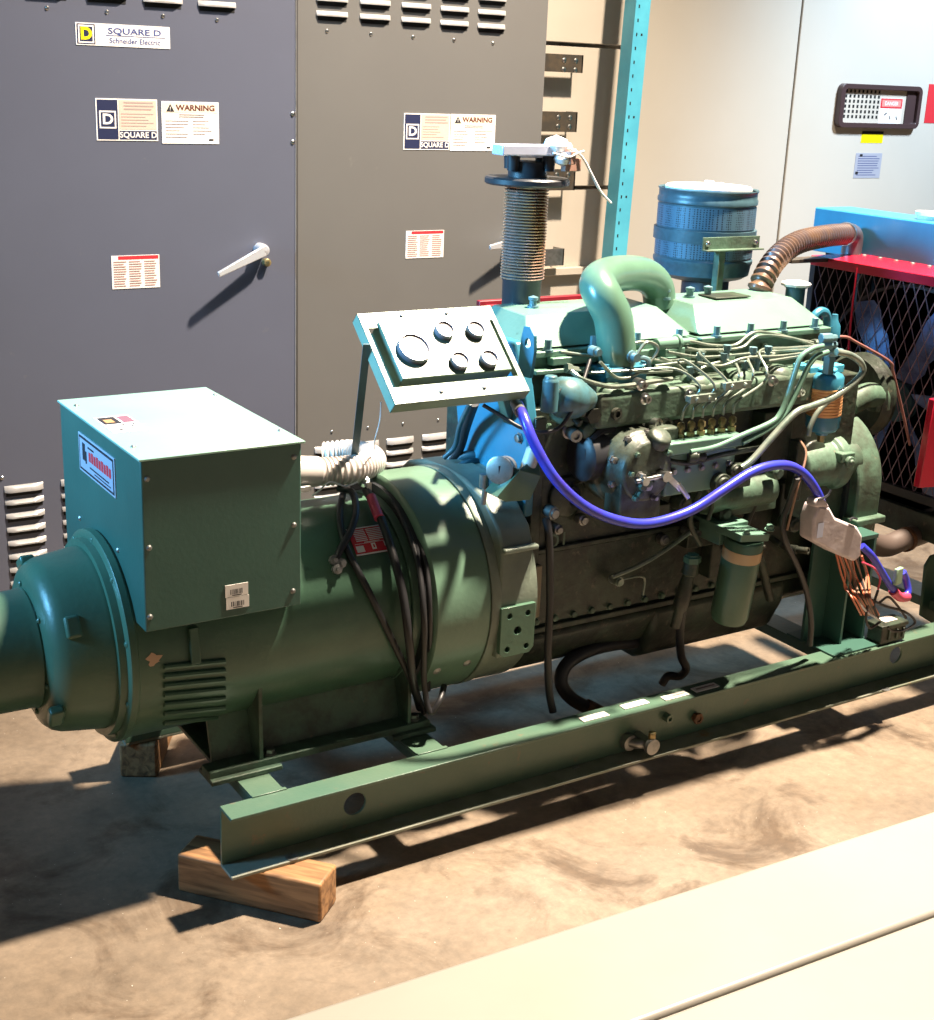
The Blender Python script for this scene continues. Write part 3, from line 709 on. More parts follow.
# ---- engine block, pan, heads
BX0, BX1, BYF, BYB = 1.72, 2.775, 2.42, 2.78
b = MB(); b.bx(BX0, BX1, BYF, BYB, .40, .945); b.bx(BX0, BX1-.1, BYF-.012, BYB, .40, .415)
b.bx(BX0+.02, 2.4, BYF-.012, BYF, .60, .612); b.bx(BX0+.02, 2.35, BYF-.006, BYF, .42, .60)
b.bx(BX0, BX0+.03, BYF-.02, BYF, .42, .93)
for i in range(6):
    b.lathe((1.83+i*.16, BYF, .73), NY, [(0, .05), (.008, .05), (.012, .042), (.012, 0)], 24)
blk = part(b, 'engine_block', ENG_D, bevel=.004)
bolts(blk, ENG, [((BX0+.04+i*.055, BYF-.004, .43), .008, .01) for i in range(13)]+[((BX0+.05+i*.1, BYF, .9), .008, .01) for i in range(9)], NY)
b = MB(); a = P(557, 541, Y=BYF-.007); b.text('D1', a, EX, EZ, .05, 0, .002, bold=.01); b.rect(a, EX, EZ, .03, .07, -.02, -.012, 0, .002); b.build('cast_lettering', ENG, blk)
b = MB(); sec = [(BYF-.008, .40), (BYF-.008, .378), (BYF+.03, .30), (BYF+.06, .285), (BYB-.06, .285), (BYB-.03, .30), (BYB, .378), (BYB, .40)]
b.prism([V((BX0, y, z)) for y, z in sec], (.52, 0, 0))
sec = [(BYF-.01, .40), (BYF-.01, .34), (BYF+.03, .255), (BYF+.07, .235), (BYB-.07, .235), (BYB-.03, .26), (BYB, .34), (BYB, .40)]
b.prism([V((2.12, y, z)) for y, z in sec], (.46, 0, 0)); b.bx(2.5, 2.84, BYF+.02, BYB-.02, .33, .40)
pan = part(b, 'oil_pan', ENG_D, bevel=.02, seg=4)
# rear (left) face of the engine: housing plate, blue daylight put into its colour
b = MB(); sec = [(2.40, .70), (2.40, .90), (2.43, 1.0), (2.47, 1.09), (2.70, 1.09), (2.73, 1.0), (2.70, .86), (2.66, .70)]
b.prism([V((1.70, y, z)) for y, z in sec], (.03, 0, 0)); rp = part(b, 'rear_engine_plate', BLU, bevel=.006)
bolts(rp, STLD, [((1.70, y, z), .010, .010) for y, z in ((2.43, .88), (2.45, .97), (2.50, 1.06), (2.68, 1.05), (2.68, .92))], (-1, 0, 0))

HY0, HY1 = 2.46, 2.74
heads = []
for i, (x0, x1) in enumerate(((1.73, 2.215), (2.235, 2.67))):
    b = MB(); b.bx(x0, x1, HY0, HY1, .945, 1.055)
    for k in range(3): b.lathe((x0+.09+k*.15, HY0, 1.0), NY, [(0, .028), (.012, .028), (.014, .02), (.014, 0)], 16)
    hd = part(b, 'cylinder_head', ENG, bevel=.004)
    b = MB(); sec = [(HY0-.012, 1.055), (HY0-.012, 1.070), (HY0+.004, 1.073), (HY0+.012, 1.079), (HY0+.085, 1.134), (HY1-.06, 1.138), (HY1-.005, 1.075), (HY1+.01, 1.07), (HY1+.01, 1.055)]
    i0 = .02
    b.bx(x0-.004, x1+.004, HY0-.014, HY1+.012, 1.055, 1.069)
    lo = [V((0, y, z)) for y, z in sec[2:7]]
    A = [V((x0+.004, p.y, p.z)) for p in lo]; B = [V((x1-.004, p.y, p.z)) for p in lo]
    # sloped ends: top vertices pulled inwards
    for L_, s_ in ((A, 1), (B, -1)):
        for j in (2, 3): L_[j].x += s_*.045
    n_ = len(lo); b.add(A+B, [tuple(range(n_)), tuple(range(2*n_-1, n_-1, -1))]+[(j, (j+1) % n_, (j+1) % n_+n_, j+n_) for j in range(n_)])
    rc = b.build('rocker_cover', ENG_L, G, bevel=.005, seg=3)
    for k in range(4):
        xx = x0+.05+k*(x1-x0-.1)/3
        q = MB(); q.cyl((xx, HY0-.006, 1.069), (xx, HY0-.006, 1.094), .0085, n=6); q.cyl((xx, HY0-.006, 1.066), (xx, HY0-.006, 1.072), .013, n=14); q.build('cover_bolt', BLUL, rc)
    for xx in ((x0+.12, x0+.32) if i == 0 else (x0+.02, x0+.1, x0+.16)):
        q = MB(); q.lathe((xx, 2.62, 1.135), EZ, [(0, .014), (.006, .014), (.006, .009), (.018, .009), (.02, .012), (.026, .012), (.03, 0)], 10); q.build('cover_nut', BLUL, rc)
    if i: 
        q = MB().box((x0+.20, 2.60, 1.1395), (.12, .07, .004)); q.build('cover_plate', ENG_D, rc, bevel=.002)
# dark seam strips under the cover (front side ledge)
b = MB(); b.bx(1.735, 2.19, HY0-.03, HY0, 1.02, 1.03); b.bx(1.78, 2.10, HY0-.028, HY0-.004, 1.038, 1.055)
part(b, 'head_ledge', ENG_L, bevel=.002)
# lifting eye plate at the left end
b = MB(); o = P(520, 372, X=1.69); 
def px2(pts, X): return [P(a, c, X=X) for a, c in pts]
pl_ = px2([(521, 366), (524, 338), (527, 326), (533, 327), (537, 336), (537, 352), (533, 378), (525, 376)], 1.69)
out = [(-(p.y-2.5), p.z) for p in pl_]; hc = P(530.5, 343, X=1.69)
b.plate(out, [circ(-(hc.y-2.5), hc.z, .011, 14)], (1.69, 2.5, 0), UYN, EZ, .008)
b.build('lifting_eye', BLU, G, bevel=.001)

# crossover pipe
b = MB(); pts = [P(616, 368, Y=2.42), P(616, 345, Y=2.42), P(613, 318, Y=2.425), P(604, 298, Y=2.44), P(598, 284, Y=2.475), P(607, 276, Y=2.52), P(628, 273, Y=2.58), P(646, 276, Y=2.63), P(657, 287, Y=2.65), P(660, 306, Y=2.65)]
b.tube(pts, lambda i: .0455-.00006*i, 28, sub=8); cp = part(b, 'intake_pipe', mat('pipe_green', (.10, .20, .14), .28, 0, (.085, .17, .12), 6, coat=.3))
e = P(616, 366, Y=2.42); b = MB(); b.box(e+V((0, 0, -.004)), (.13, .095, .02)); b.box(e+V((0, .0, -.03)), (.115, .085, .035))
for dx in (-.055, .055):
    for dy in (-.032, .032): b.bolt(e+V((dx, dy, .006)), EZ, .008, .008)
b.build('pipe_flange', BLU, cp, bevel=.003)
b = MB(); q = P(633, 357, Y=2.37); b.lathe(q+V((0, .02, 0)), NY, [(0, .015), (.02, .015), (.022, .010), (.035, .010), (.035, 0)], 12); b.tube([q, q+V((.03, -.015, -.005)), q+V((.035, -.015, -.03))], .006, 8)
b.build('pipe_fitting', BLUL, cp); b = MB(); q = P(597, 352, Y=2.38); b.lathe(q+V((0, .02, 0)), NY, [(0, .012), (.02, .012), (.022, .008), (.03, .008), (.03, 0)], 12)
b.build('pipe_fitting', BLUL, cp)

# intake manifold along the head
b = MB(); xs0 = P(560, 400, Y=2.37).x; xs1 = P(832, 385, Y=2.37).x
b.bx(xs0+.08, xs1, 2.335, 2.45, .905, .985)
for k in range(6):
    xx = xs0+.14+k*(xs1-xs0-.2)/5; b.lathe((xx, 2.38, .95), EZ, [(0, .042), (.03, .042), (.042, .036), (.05, .024), (.054, 0)], 20)
man = part(b, 'intake_manifold', ENG, bevel=.012, seg=3)
b = MB()
for px, py in ((646, 399), (642, 385), (773, 381), (690, 395), (800, 392), (560, 391)):
    q = P(px, py, Y=2.33); b = MB(); b.lathe(q+V((0, .02, 0)), NY, [(0, .014), (.018, .014), (.02, .009), (.03, .009), (.03, .004), (.024, .004), (.024, 0)], 12); b.build('plug', STEEL, man)
b = MB(); 
for px, py in ((570, 418), (590, 432), (598, 408), (625, 415), (650, 418)):
    q = P(px, py, Y=2.36); b.lathe(q+V((0, .05, 0)), NY, [(0, .022), (.05, .02), (.055, .012), (.056, 0)], 14); b.build('core_plug', ENG, man); b = MB()
b = MB(); q = P(568, 395, Y=2.34); b.lathe(q+V((-.045, 0, .0)), (1, .1, -.15), [(0, 0), (.002, .022), (.01, .036), (.03, .046), (.07, .046), (.09, .036), (.12, .022), (.122, 0)], 24)
q2 = P(551, 380, Y=2.33); b.lathe(q2+V((0, 0, -.02)), EZ, [(-.05, .02), (0, .018), (.02, .018), (.024, .014), (.03, .014), (.03, 0)], 14); b.box(q+V((.03, .03, -.01)), (.1, .06, .06))
part(b, 'thermostat_housing', mat('bluelit_casting', (.06, .16, .19), .4, 0, (.05, .09, .08), 18), bevel=.004)  # blue-lit side of the housing is put into the casting colour
b = MB(); b.tube([P(571, 371, Y=2.36), P(582, 379, Y=2.34), P(606, 386, Y=2.34), P(625, 386, Y=2.34), P(650, 382, Y=2.34), P(672, 379, Y=2.34)], .0055, 8)
b.lathe(P(566, 368, Y=2.37), (1, -.2, -.2), [(0, .012), (.012, .012), (.012, .008), (.03, .008)], 6, sm=False); part(b, 'breather_pipe', PIPE)

# ---- injection pump
Yp = 2.27
ipl = P(668, 446, Y=Yp); ipr = P(744, 432, Y=Yp)
x0, x1, zt_ = ipl.x, ipr.x, P(700, 440, Y=Yp).z
b = MB(); b.bx(x0, x1, Yp, Yp+.075, zt_-.030, zt_); b.bx(x0+.01, x1-.01, Yp+.01, Yp+.075, zt_-.13, zt_-.03); b.bx(x0+.01, x1-.01, Yp+.02, Yp+.15, zt_-.10, zt_-.05)
ip = part(b, 'injection_pump', ENG_L, bevel=.004)
bolts(ip, STLD, [((x0+.03+k*(x1-x0-.06)/4, Yp+.01, zt_-.07), .007, .008) for k in range(5)], NY)
vx = [P(681+10.3*k, 427-1.2*k, Y=Yp+.035).x for k in range(6)]
dv0 = None
for k in range(6):
    c = V((vx[k], Yp+.035, zt_))
    if dv0 is None:
        b = MB(); b.lathe(c, EZ, [(0, .010), (.012, .010), (.013, .0065), (.020, .0065), (.021, .0095), (.032, .0095), (.036, .006), (.038, 0)], 6, sm=False)
        dv0 = b.build('delivery_valve', BRASS, ip)
    else: copy_part(dv0, (vx[k]-vx[0], 0, 0))
inj = [1.83, 2.03, 2.16, 2.30, 2.45, 2.60]
for k in range(6):
    c = V((vx[k], Yp+.035, zt_+.042)); g = 0 if k < 3 else 1
    zc_ = 1.0+.012*(k % 3) - .01*g; mid = V((vx[k]+.03+.012*k, 2.30+.01*g, .965+.014*g))
    tx = inj[k]; dirx = 1 if tx > mid.x else -1
    pts = [c, c+V((.004, -.004, .03)), mid, mid+V((.01, .0, .03)), V((mid.x+dirx*.04, 2.33+.008*k, zc_+.03)), V(((mid.x+tx)/2, 2.355+.008*(k % 3), zc_+.03)), V((tx-dirx*.03, 2.39, zc_+.025)), V((tx, 2.425, zc_+.03)), V((tx, 2.46, 1.03))]
    fl = MB().tube(pts, .0032, 7, sub=7).build('fuel_line', PIPE, G)
    MB().lathe((tx, 2.462, 1.03), NY, [(0, .012), (.01, .012), (.01, .008), (.03, .008), (.03, 0)], 6, sm=False).build('injector_fitting', PIPE, fl)
for px0, py0, px1 in ((687, 399, 712), (722, 386, 748)):
    a = P(px0, py0, Y=2.295); c = P(px1, py0-3, Y=2.295)
    q = MB(); q.box((a+c)/2, ((c-a).length, .012, .014)); q.box((a+c)/2+V((0, -.01, 0)), ((c-a).length, .004, .018)); 
    for t in (.25, .75): q.bolt(a.lerp(c, t)+V((0, -.012, 0)), NY, .005, .005)
    part(q, 'line_clamp', PIPE, bevel=.001)
# return lines along the heads
rl = [([(560, 352), (600, 355), (640, 342), (668, 348), (700, 350), (740, 348), (758, 336), (790, 338), (822, 348)], 2.42),
      ([(600, 362), (618, 378), (640, 372), (658, 350), (648, 342), (640, 350), (632, 366), (640, 372), (672, 371)], 2.36),
      ([(668, 343), (688, 341), (710, 345), (735, 345), (752, 333), (770, 333), (800, 340), (825, 345)], 2.43),
      ([(668, 352), (700, 357), (735, 355), (765, 352), (800, 350), (830, 349)], 2.40),
      ([(655, 366), (690, 362), (720, 366), (745, 358), (780, 356), (812, 352)], 2.36),
      ([(660, 358), (676, 364), (690, 372), (720, 362), (760, 362), (800, 356)], 2.37)]
for pts, Y in rl: cable('return_line', [P(a, c, Y=Y) for a, c in pts], .0038, PIPE, n=7)
for px, py in ((727, 350), (724, 358), (753, 352), (768, 351), (700, 358), (690, 372), (745, 366), (757, 362)):
    q = P(px, py, Y=2.37); b = MB(); b.lathe(q+V((0, 0, -.02)), EZ, [(0, .007), (.02, .007), (.02, .010), (.032, .010), (.034, 0)], 8); part(b, 'banjo_fitting', BLUL)
b = MB(); q = P(672, 343, Y=2.42); b.lathe(q-EX*.05, EX, [(0, .006), (.0, .014), (.06, .016), (.06, .02), (.07, .02), (.07, .008), (.1, .008)], 12); b.box(q+V((.0, 0, -.02)), (.06, .03, .02)); part(b, 'fuel_fitting', ENG_L, bevel=.002)

# governor / front plate of the pump: round housing with lever work
gc = P(644, 470, Y=2.29)
b = MB(); b.lathe(gc+V((0, .11, 0)), NY, [(0, .10), (.05, .10), (.055, .092), (.09, .088), (.10, .078), (.125, .070), (.13, .05), (.13, 0)], 40)
b.box(gc+V((-.01, .02, -.06)), (.12, .06, .11)); b.box(gc+V((.07, .04, .02)), (.06, .07, .14)); b.lathe(gc+V((.03, .0, .06)), (0, -.5, .8), [(0, .03), (.025, .028), (.03, .02), (.03, 0)], 14)
gov = part(b, 'governor_housing', mat('greasy_casting', (.06, .08, .06), .45, 0, (.025, .03, .02), 22, (.4, .6), .5, 50, (.10, .09, .06), 45, (.6, .75)), bevel=.005)
for k in range(9):
    a = 2*math.pi*k/9; bolts(gov, STLD, [(gc+V((.082*math.cos(a), .02, .082*math.sin(a))), .008, .01)], NY)
for k in range(14):
    a = random.random()*6.28; r = random.uniform(.01, .07); bolts(gov, ENG if k % 3 else STLD, [(gc+V((r*math.cos(a), -.018, r*math.sin(a)-.01)), random.uniform(.005, .011), random.uniform(.006, .02))], NY)
b = MB(); q = gc+V((0, -.035, -.012)); b.cyl(q+V((-.05, 0, 0)), q+V((.05, 0, .006)), .005); b.cyl(q+V((-.03, .03, 0)), q+V((-.03, -.012, 0)), .010); b.cyl(q+V((.03, .03, .004)), q+V((.03, -.012, .004)), .012); b.box(q+V((.06, 0, -.015)), (.06, .006, .014), R=Matrix.Rotation(.7, 3, 'Y')); b.cyl(q+V((.075, 0, -.02)), q+V((.1, -.01, -.055)), .006)
b.build('throttle_lever', STEEL, gov)
# starter motor: drum behind / left of the governor
b = MB(); q = P(612, 452, Y=2.38); b.lathe(q+V((-.10, 0, 0)), EX, [(0, 0), (.0, .045), (.01, .058), (.16, .060), (.165, .05), (.18, .04), (.2, .04)], 28)
b.lathe(P(606, 452, Y=2.35)+V((0, .03, 0)), NY, [(0, .062), (.03, .060), (.035, .052), (.03, .044), (.01, .042), (.01, 0)], 28); st = part(b, 'starter_motor', BLKP)
# assorted castings hung on the block's near side
def lump(name, m, items, bevel=.004):
    b = MB()
    if name == 'block_fitting' and len(items) > 1:
        for it in items: lump(name, m, [it], bevel)
        return
    for it in items:
        if it[0] == 'b': _, px, py, Y, d = it; b.box(P(px, py, Y=Y), d)
        elif it[0] == 'c': _, px, py, Y, r, L, ax = it; q = P(px, py, Y=Y); b.lathe(q, ax, [(0, r), (L, r), (L, r*.7), (L+.006, r*.7), (L+.006, 0)], 16)
        elif it[0] == 't': _, pts, Y, r = it; b.tube([P(a, c, Y=Y) for a, c in pts], r, 8)
    return part(b, name, m, bevel=bevel)
lump('lift_pump', ENG_D, [('b', 700, 470, 2.33, (.10, .06, .06)), ('c', 712, 480, 2.30, .025, .04, NY), ('c', 690, 458, 2.28, .012, .04, EX), ('b', 735, 475, 2.33, (.06, .05, .05)), ('c', 728, 468, 2.29, .016, .03, NY), ('t', [(663, 460), (690, 463), (720, 455), (760, 448)], 2.28, .007), ('c', 688, 457, 2.275, .014, .02, (1, -.3, 0)), ('t', [(690, 462), (700, 475), (712, 500), (708, 520)], 2.29, .006), ('b', 655, 510, 2.34, (.05, .05, .04)), ('c', 675, 500, 2.33, .02, .04, NY), ('t', [(700, 490), (690, 520), (700, 545)], 2.3, .007)])
lump('oil_cooler', ENG, [('c', 768, 487, 2.36, .042, .22, (-1, 0, 0)), ('b', 745, 500, 2.38, (.16, .06, .05)), ('c', 770, 470, 2.33, .018, .03, NY)], .006)
lump('coolant_bracket', ENG_D, [('b', 770, 440, 2.40, (.10, .05, .16)), ('b', 790, 500, 2.42, (.12, .05, .12)), ('c', 782, 520, 2.38, .02, .05, NY), ('b', 795, 470, 2.36, (.03, .03, .16)), ('b', 700, 530, 2.40, (.12, .05, .07)), ('c', 715, 510, 2.37, .02, .04, NY), ('b', 720, 555, 2.40, (.10, .04, .1)), ('t', [(755, 500), (745, 530), (760, 560), (770, 600)], 2.36, .012)])
lump('throttle_rod', PIPE, [('t', [(612, 577), (640, 565), (665, 550), (695, 528)], 2.37, .006), ('c', 612, 578, 2.40, .012, .03, NY), ('t', [(618, 580), (643, 577), (643, 595)], 2.39, .003)], 0)
lump('block_fitting', STLD, [('c', 579, 518, 2.41, .014, .02, NY), ('c', 547, 510, 2.40, .016, .03, NY), ('c', 660, 538, 2.41, .014, .02, NY), ('c', 583, 425, 2.40, .02, .03, NY), ('c', 549, 525, 2.40, .012, .04, NY), ('b', 574, 400, 2.36, (.03, .02, .02)), ('b', 612, 427, 2.36, (.05, .02, .03))], .002)
b = MB(); b.bx(1.735, 1.755, BYF-.03, BYF, .45, .58); part(b, 'block_pad', mat('worn_tan', (.30, .25, .17), .6), bevel=.003)
GRS = mat('grease_black', (.03, .034, .026), .4, .2, (.09, .085, .065), 40, (.5, .65), .4, 60)
rg = random.Random(3)
for i in range(46):
    if i < 22: px, py, Y = rg.uniform(570, 700), rg.uniform(425, 520), 2.40
    elif i < 38: px, py, Y = rg.uniform(690, 800), rg.uniform(452, 560), 2.37
    else: px, py, Y = rg.uniform(560, 690), rg.uniform(396, 428), 2.35
    q = P(px, py, Y=Y); rr0 = rg.uniform(.007, .018); L_ = rg.uniform(.012, .04); b = MB()
    axd = V((rg.uniform(-.5, .5), -1, rg.uniform(-.5, .5)))
    if i % 3 == 0: b.lathe(q+V((0, .03, 0)), axd, [(0, rr0*1.3), (.03, rr0*1.3), (.032, rr0), (.03+L_, rr0), (.03+L_, rr0*.55), (.024+L_, rr0*.55), (.024+L_, 0)], 12)
    elif i % 3 == 1: b.lathe(q+V((0, .03, 0)), axd, [(0, rr0), (.03+L_*.5, rr0), (.03+L_*.5, rr0*1.3), (.036+L_*.7, rr0*1.3), (.036+L_*.7, 0)], 6, sm=False)
    else:
        e = q+V((rg.uniform(-.05, .05), rg.uniform(-.02, .0), rg.uniform(-.07, .02)))
        b.tube([q+V((0, .04, 0)), q, q.lerp(e, .5)+V((0, -.02, .01)), e, e+V((0, .05, 0))], rr0*.45, 8)
    b.build('hose_stub' if i % 3 == 2 else 'block_fitting', (GRS, ENG_D, STLD, GRS)[i % 4] if i % 7 else STEEL, blk)
# hanging black rod / vent hose left of the block
cable('vent_hose', [P(546, 518, Y=2.36), P(549, 540, Y=2.35), P(550, 600, Y=2.35), P(548, 650, Y=2.35), P(549, 690, Y=2.35), P(553, 712, Y=2.34)], .0095, BLK)
# drain hose loop
dh = cable('drain_hose', [P(650, 641, Y=2.48), P(622, 643, Y=2.46), P(590, 650, Y=2.44), P(567, 664, Y=2.43), P(561, 682, Y=2.42), P(571, 698, Y=2.41), P(592, 710, Y=2.40)], .017, BLK, n=14)
b = MB(); b.cyl(P(586, 706, Y=2.403), P(600, 713, Y=2.39), .019); b.build('hose_end', RUST, dh)
cable('suction_hose', [P(684, 600, Y=2.34), P(680, 630, Y=2.36), P(681, 655, Y=2.38), P(686, 668, Y=2.40), P(680, 676, Y=2.42), P(668, 676, Y=2.44), P(662, 684, Y=2.45)], .011, BLK)
b = MB(); q = P(692, 562, Y=2.30); b.lathe(q, EZ, [(0, .022), (.014, .022), (.016, .016), (.02, .016), (.02, 0)], 6, 0, False)
b.lathe(q, V((-.16, .04, -.9)), [(0, .017), (.03, .020), (.035, .014), (.08, .02), (.12, .018), (.13, .012), (.17, .012)], 16, 1)
sp = part(b, 'sediment_strainer', [GRN, ENG_D])

# ---- oil filter
ft, fb_ = P(745, 538, Y=2.26), P(728, 621, Y=2.29); ax = (fb_-ft); Lf = ax.length
b = MB(); b.lathe(ft, ax, [(0, .044), (.006, .047), (Lf-.02, .047), (Lf-.006, .042), (Lf, .03), (Lf, 0)], 40)
of = part(b, 'oil_filter', GRN)
b = MB(); k = ax.normalized(); b.lathe(ft+k*.024, ax, [(0, .0472), (0, .0478), (.028, .0478), (.028, .0472)], 40); lab(b.build('filter_band', mat('tan_band', (.48, .33, .18), .5), of), 'tan paper band')
b = MB(); b.box(ft-k*.010+V((0, .01, 0)), (.094, .085, .018), R=Matrix.Rotation(.12, 3, 'Y')); b.bolt(ft-k*.025+V((.045, -.03, 0)), -k, .01, .012); b.bolt(ft-k*.025+V((-.03, -.03, 0)), -k, .008, .01); b.box(ft+V((0, .09, -.0)), (.09, .10, .05)); b.build('filter_head', ENG_L, of, bevel=.005)

# ---- glass fuel filter
a = P(827, 374, Y=2.33); c = P(822, 430, Y=2.33); b = MB(); ax = c-a; Lf = ax.length
b.lathe(a, ax, [(-.01, 0), (-.008, .02), (0, .039), (.006, .043), (Lf*.22, .043)], 32, 0); 
for i in range(9): t0 = Lf*(.22+.055*i); b.lathe(a, ax, [(t0, .042), (t0+Lf*.012, .0437), (t0+Lf*.042, .0437), (t0+Lf*.055, .042)], 32, 1)
b.lathe(a, ax, [(Lf*.715, .043), (Lf*.93, .042), (Lf, .034), (Lf*1.03, .018), (Lf*1.08, .015), (Lf*1.08, 0)], 32, 0)
ff = part(b, 'fuel_filter', [BLU, COPP])
b = MB(); q = a+V((0, 0, .008)); b.lathe(q, EZ, [(0, .026), (.006, .026), (.012, .012), (.03, .012), (.032, 0)], 6, sm=False); b.box(q+V((.04, .02, .0)), (.05, .03, .02)); b.box(q+V((-.03, .04, .0)), (.04, .06, .02)); b.build('filter_cap', POST, ff, bevel=.002)
b = MB(); b.cyl(c, c+V((0, 0, -.03)), .010, n=6); b.build('drain_cock', BRASS, ff)

# ---- pipes running forward from the pump
for pts, Y, r, m in (([(823, 346), (812, 349), (801, 357), (795, 372), (788, 395), (780, 414), (770, 423), (745, 434), (715, 447), (690, 452)], 2.27, .0068, ENG_L),
                     ([(828, 352), (816, 357), (808, 367), (800, 385), (790, 405), (783, 416), (770, 428), (742, 443)], 2.27, .0068, ENG_L),
                     ([(836, 352), (850, 355), (861, 363), (862, 373), (850, 386), (832, 398), (812, 406), (798, 411), (786, 422), (768, 442), (752, 460), (741, 468)], 2.25, .0085, PIPE),
                     ([(846, 388), (830, 400), (818, 412), (811, 425), (808, 436)], 2.28, .0065, PIPE)):
    cable('fuel_hose', [P(x, y, Y=Y) for x, y in pts], r, m, n=10)
b = MB()
for px, py in ((826, 345), (832, 352), (826, 338)): b.lathe(P(px, py, Y=2.30), (1, -.2, 0), [(-.015, .013), (.015, .013), (.016, .009), (.03, .009)], 6, sm=False)
b.box(P(829, 362, Y=2.31), (.02, .02, .06)); part(b, 'pipe_union', BLUL, bevel=.002)
cable('vent_pipe', [P(832, 337, Y=2.5), P(846, 337, Y=2.5), P(856, 342, Y=2.5), P(889, 361, Y=2.5), P(893, 372, Y=2.5), P(901, 405, Y=2.5), P(910, 445, Y=2.5)], .004, mat('copper_tube', (.35, .16, .14), .4, .3), n=8)
# lifting hook front
hc = P(821, 321, Y=2.50); b = MB()
b.tube([hc+V((.020, 0, -.07)), hc+V((.024, 0, -.01)), hc+V((.016, 0, .018)), hc+V((-.006, 0, .026)), hc+V((-.026, 0, .014)), hc+V((-.028, 0, -.010)), hc+V((-.018, 0, -.020))], .0115, 10)
b.box(hc+V((.035, .0, -.045)), (.05, .02, .06)); b.lathe(hc+V((.05, 0, -.045)), EZ, [(0, .02), (.03, .018), (.045, .01), (.06, .008), (.06, 0)], 12)
part(b, 'lifting_hook', BLU, bevel=.004)
# oil filler with flanged cap
q = P(794, 303, Y=2.62); b = MB(); b.lathe(q, EZ, [(-.02, .026), (.04, .026), (.042, .03), (.046, .03)], 20, 0); b.lathe(q+EZ*.046, EZ, [(0, .038), (.006, .04), (.010, .038), (.014, .02), (.014, 0)], 8, 1)
part(b, 'oil_filler', [BLU_D, RAG])

# ---- timing / gear end
b = MB(); XA, XB = 2.775, 2.868; yc_, zc_, R_ = 2.565, .632, .188
arc = [V((XA, yc_+R_*math.cos(t), zc_+R_*math.sin(t))) for t in [math.pi*k/24 for k in range(25)]]
sec = arc+[V((XA, yc_-R_, .54)), V((XA, yc_-R_+.03, .46)), V((XA, yc_+R_-.03, .46)), V((XA, yc_+R_, .54))]
b.prism(sec, (XB-XA, 0, 0)); gh = part(b, 'gear_housing', ENG, bevel=.006)
b = MB(); sec2 = [V((XA-.012, yc_+(p.y-yc_)*.84, zc_+(p.z-zc_)*.84)) for p in sec]; b.prism(sec2, (.013, 0, 0)); b.build('recess_shade', BLKP, gh)  # raised black plate stands in for the shade of a recess
b = MB(); b.bx(XA-.01, XB+.01, yc_-R_-.02, yc_-R_+.05, .535, .555); b.build('housing_lug', ENG, gh, bevel=.004)
q = P(818, 463, Y=2.44); b = MB(); b.lathe(q+V((-.10, 0, 0)), EX, [(0, .0), (0, .045), (.015, .058), (.12, .064), (.13, .074), (.155, .076), (.16, .05), (.22, .05)], 32)
b.box(q+V((.03, -.055, .03)), (.05, .04, .025)); b.lathe(q+V((.03, -.075, .02)), NY, [(0, .016), (.012, .016), (.012, .008), (.018, .008), (.018, 0)], 12); wp = part(b, 'water_pump', ENG, bevel=.006)
q = P(858, 440, Y=2.56); b = MB(); b.lathe(V((2.96, 2.60, .83)), EX, [(0, 0), (.0, .11), (.01, .12), (.022, .108), (.034, .12), (.044, .12), (.044, 0)], 40); part(b, 'crank_pulley', ENG_D)
b = MB(); q = P(873, 398, Y=2.52); b.tube([q+V((-.10, 0, -.01)), q+V((-.03, 0, .01)), q+V((.02, 0, 0)), q+V((.03, 0, -.03))], .035, 14); part(b, 'coolant_elbow', ENG)
b = MB(); b.lathe(V((XB-.01, 2.42, .60)), EX, [(0, .012), (.015, .02), (.03, .022), (.04, .014), (.04, 0)], 7, sm=False); part(b, 'orange_plug', mat('orange_plastic', (.7, .28, .06), .5))

# front support leg (welded channel)
x0, x1 = P(816, 650, Y=2.31).x, P(858, 645, Y=2.31).x; zt2 = P(830, 545, Y=2.31).z
b = MB(); xm = P(834, 650, Y=2.31).x; b.bx(xm, xm+.008, 2.295, 2.42, ZT, zt2); b.bx(x1-.008, x1, 2.295, 2.42, ZT, zt2-.0); b.bx(xm, x1, 2.40, 2.412, ZT, zt2); b.bx(x0, xm, 2.36, 2.37, ZT, zt2); b.bx(x0, x1+.005, 2.295, 2.45, zt2, zt2+.012); b.bx(x0, x1+.01, YF+.012, 2.42, ZT, ZT+.006)
part(b, 'engine_leg', GRN_D, bevel=.001)  # darker green copy carries the shade on the leg

# ---- air cleaner
AX, AYc = 2.583, 2.86
zt3, zb3 = P(708, 189, Y=AYc).z, P(708, 275, Y=AYc).z; R3 = .133
b = MB(); b.lathe((AX, AYc, 0), EZ, [(zt3-.03, 0), (zt3-.03, R3-.004), (zt3, R3-.004), (zt3+.003, R3+.002), (zt3, R3+.003), (zt3-.006, R3), (zt3-.02, R3), (zt3-.024, R3+.003), (zt3-.034, R3+.003), (zt3-.038, R3-.001), (zb3+.055, R3-.001), (zb3+.05, R3+.003), (zb3+.042, R3+.003), (zb3+.036, R3), (zb3+.01, R3-.004), (zb3, R3-.02), (zb3-.008, R3-.05), (zb3-.008, 0)], 64)
acm = mat('air_cleaner_paint', (.045, .095, .12), .38, 0, (.035, .075, .095), 60, (.4, .6), .1)
ac = part(b, 'air_cleaner', acm)
scr = mat('perforated_metal', (.06, .12, .17), .4, .1)
_nt = scr.node_tree; _N = _nt.nodes; _L = _nt.links; _tc = _N.new('ShaderNodeTexCoord'); _v = _N.new('ShaderNodeTexVoronoi'); _v.inputs['Scale'].default_value = 170; _v.inputs['Randomness'].default_value = .15
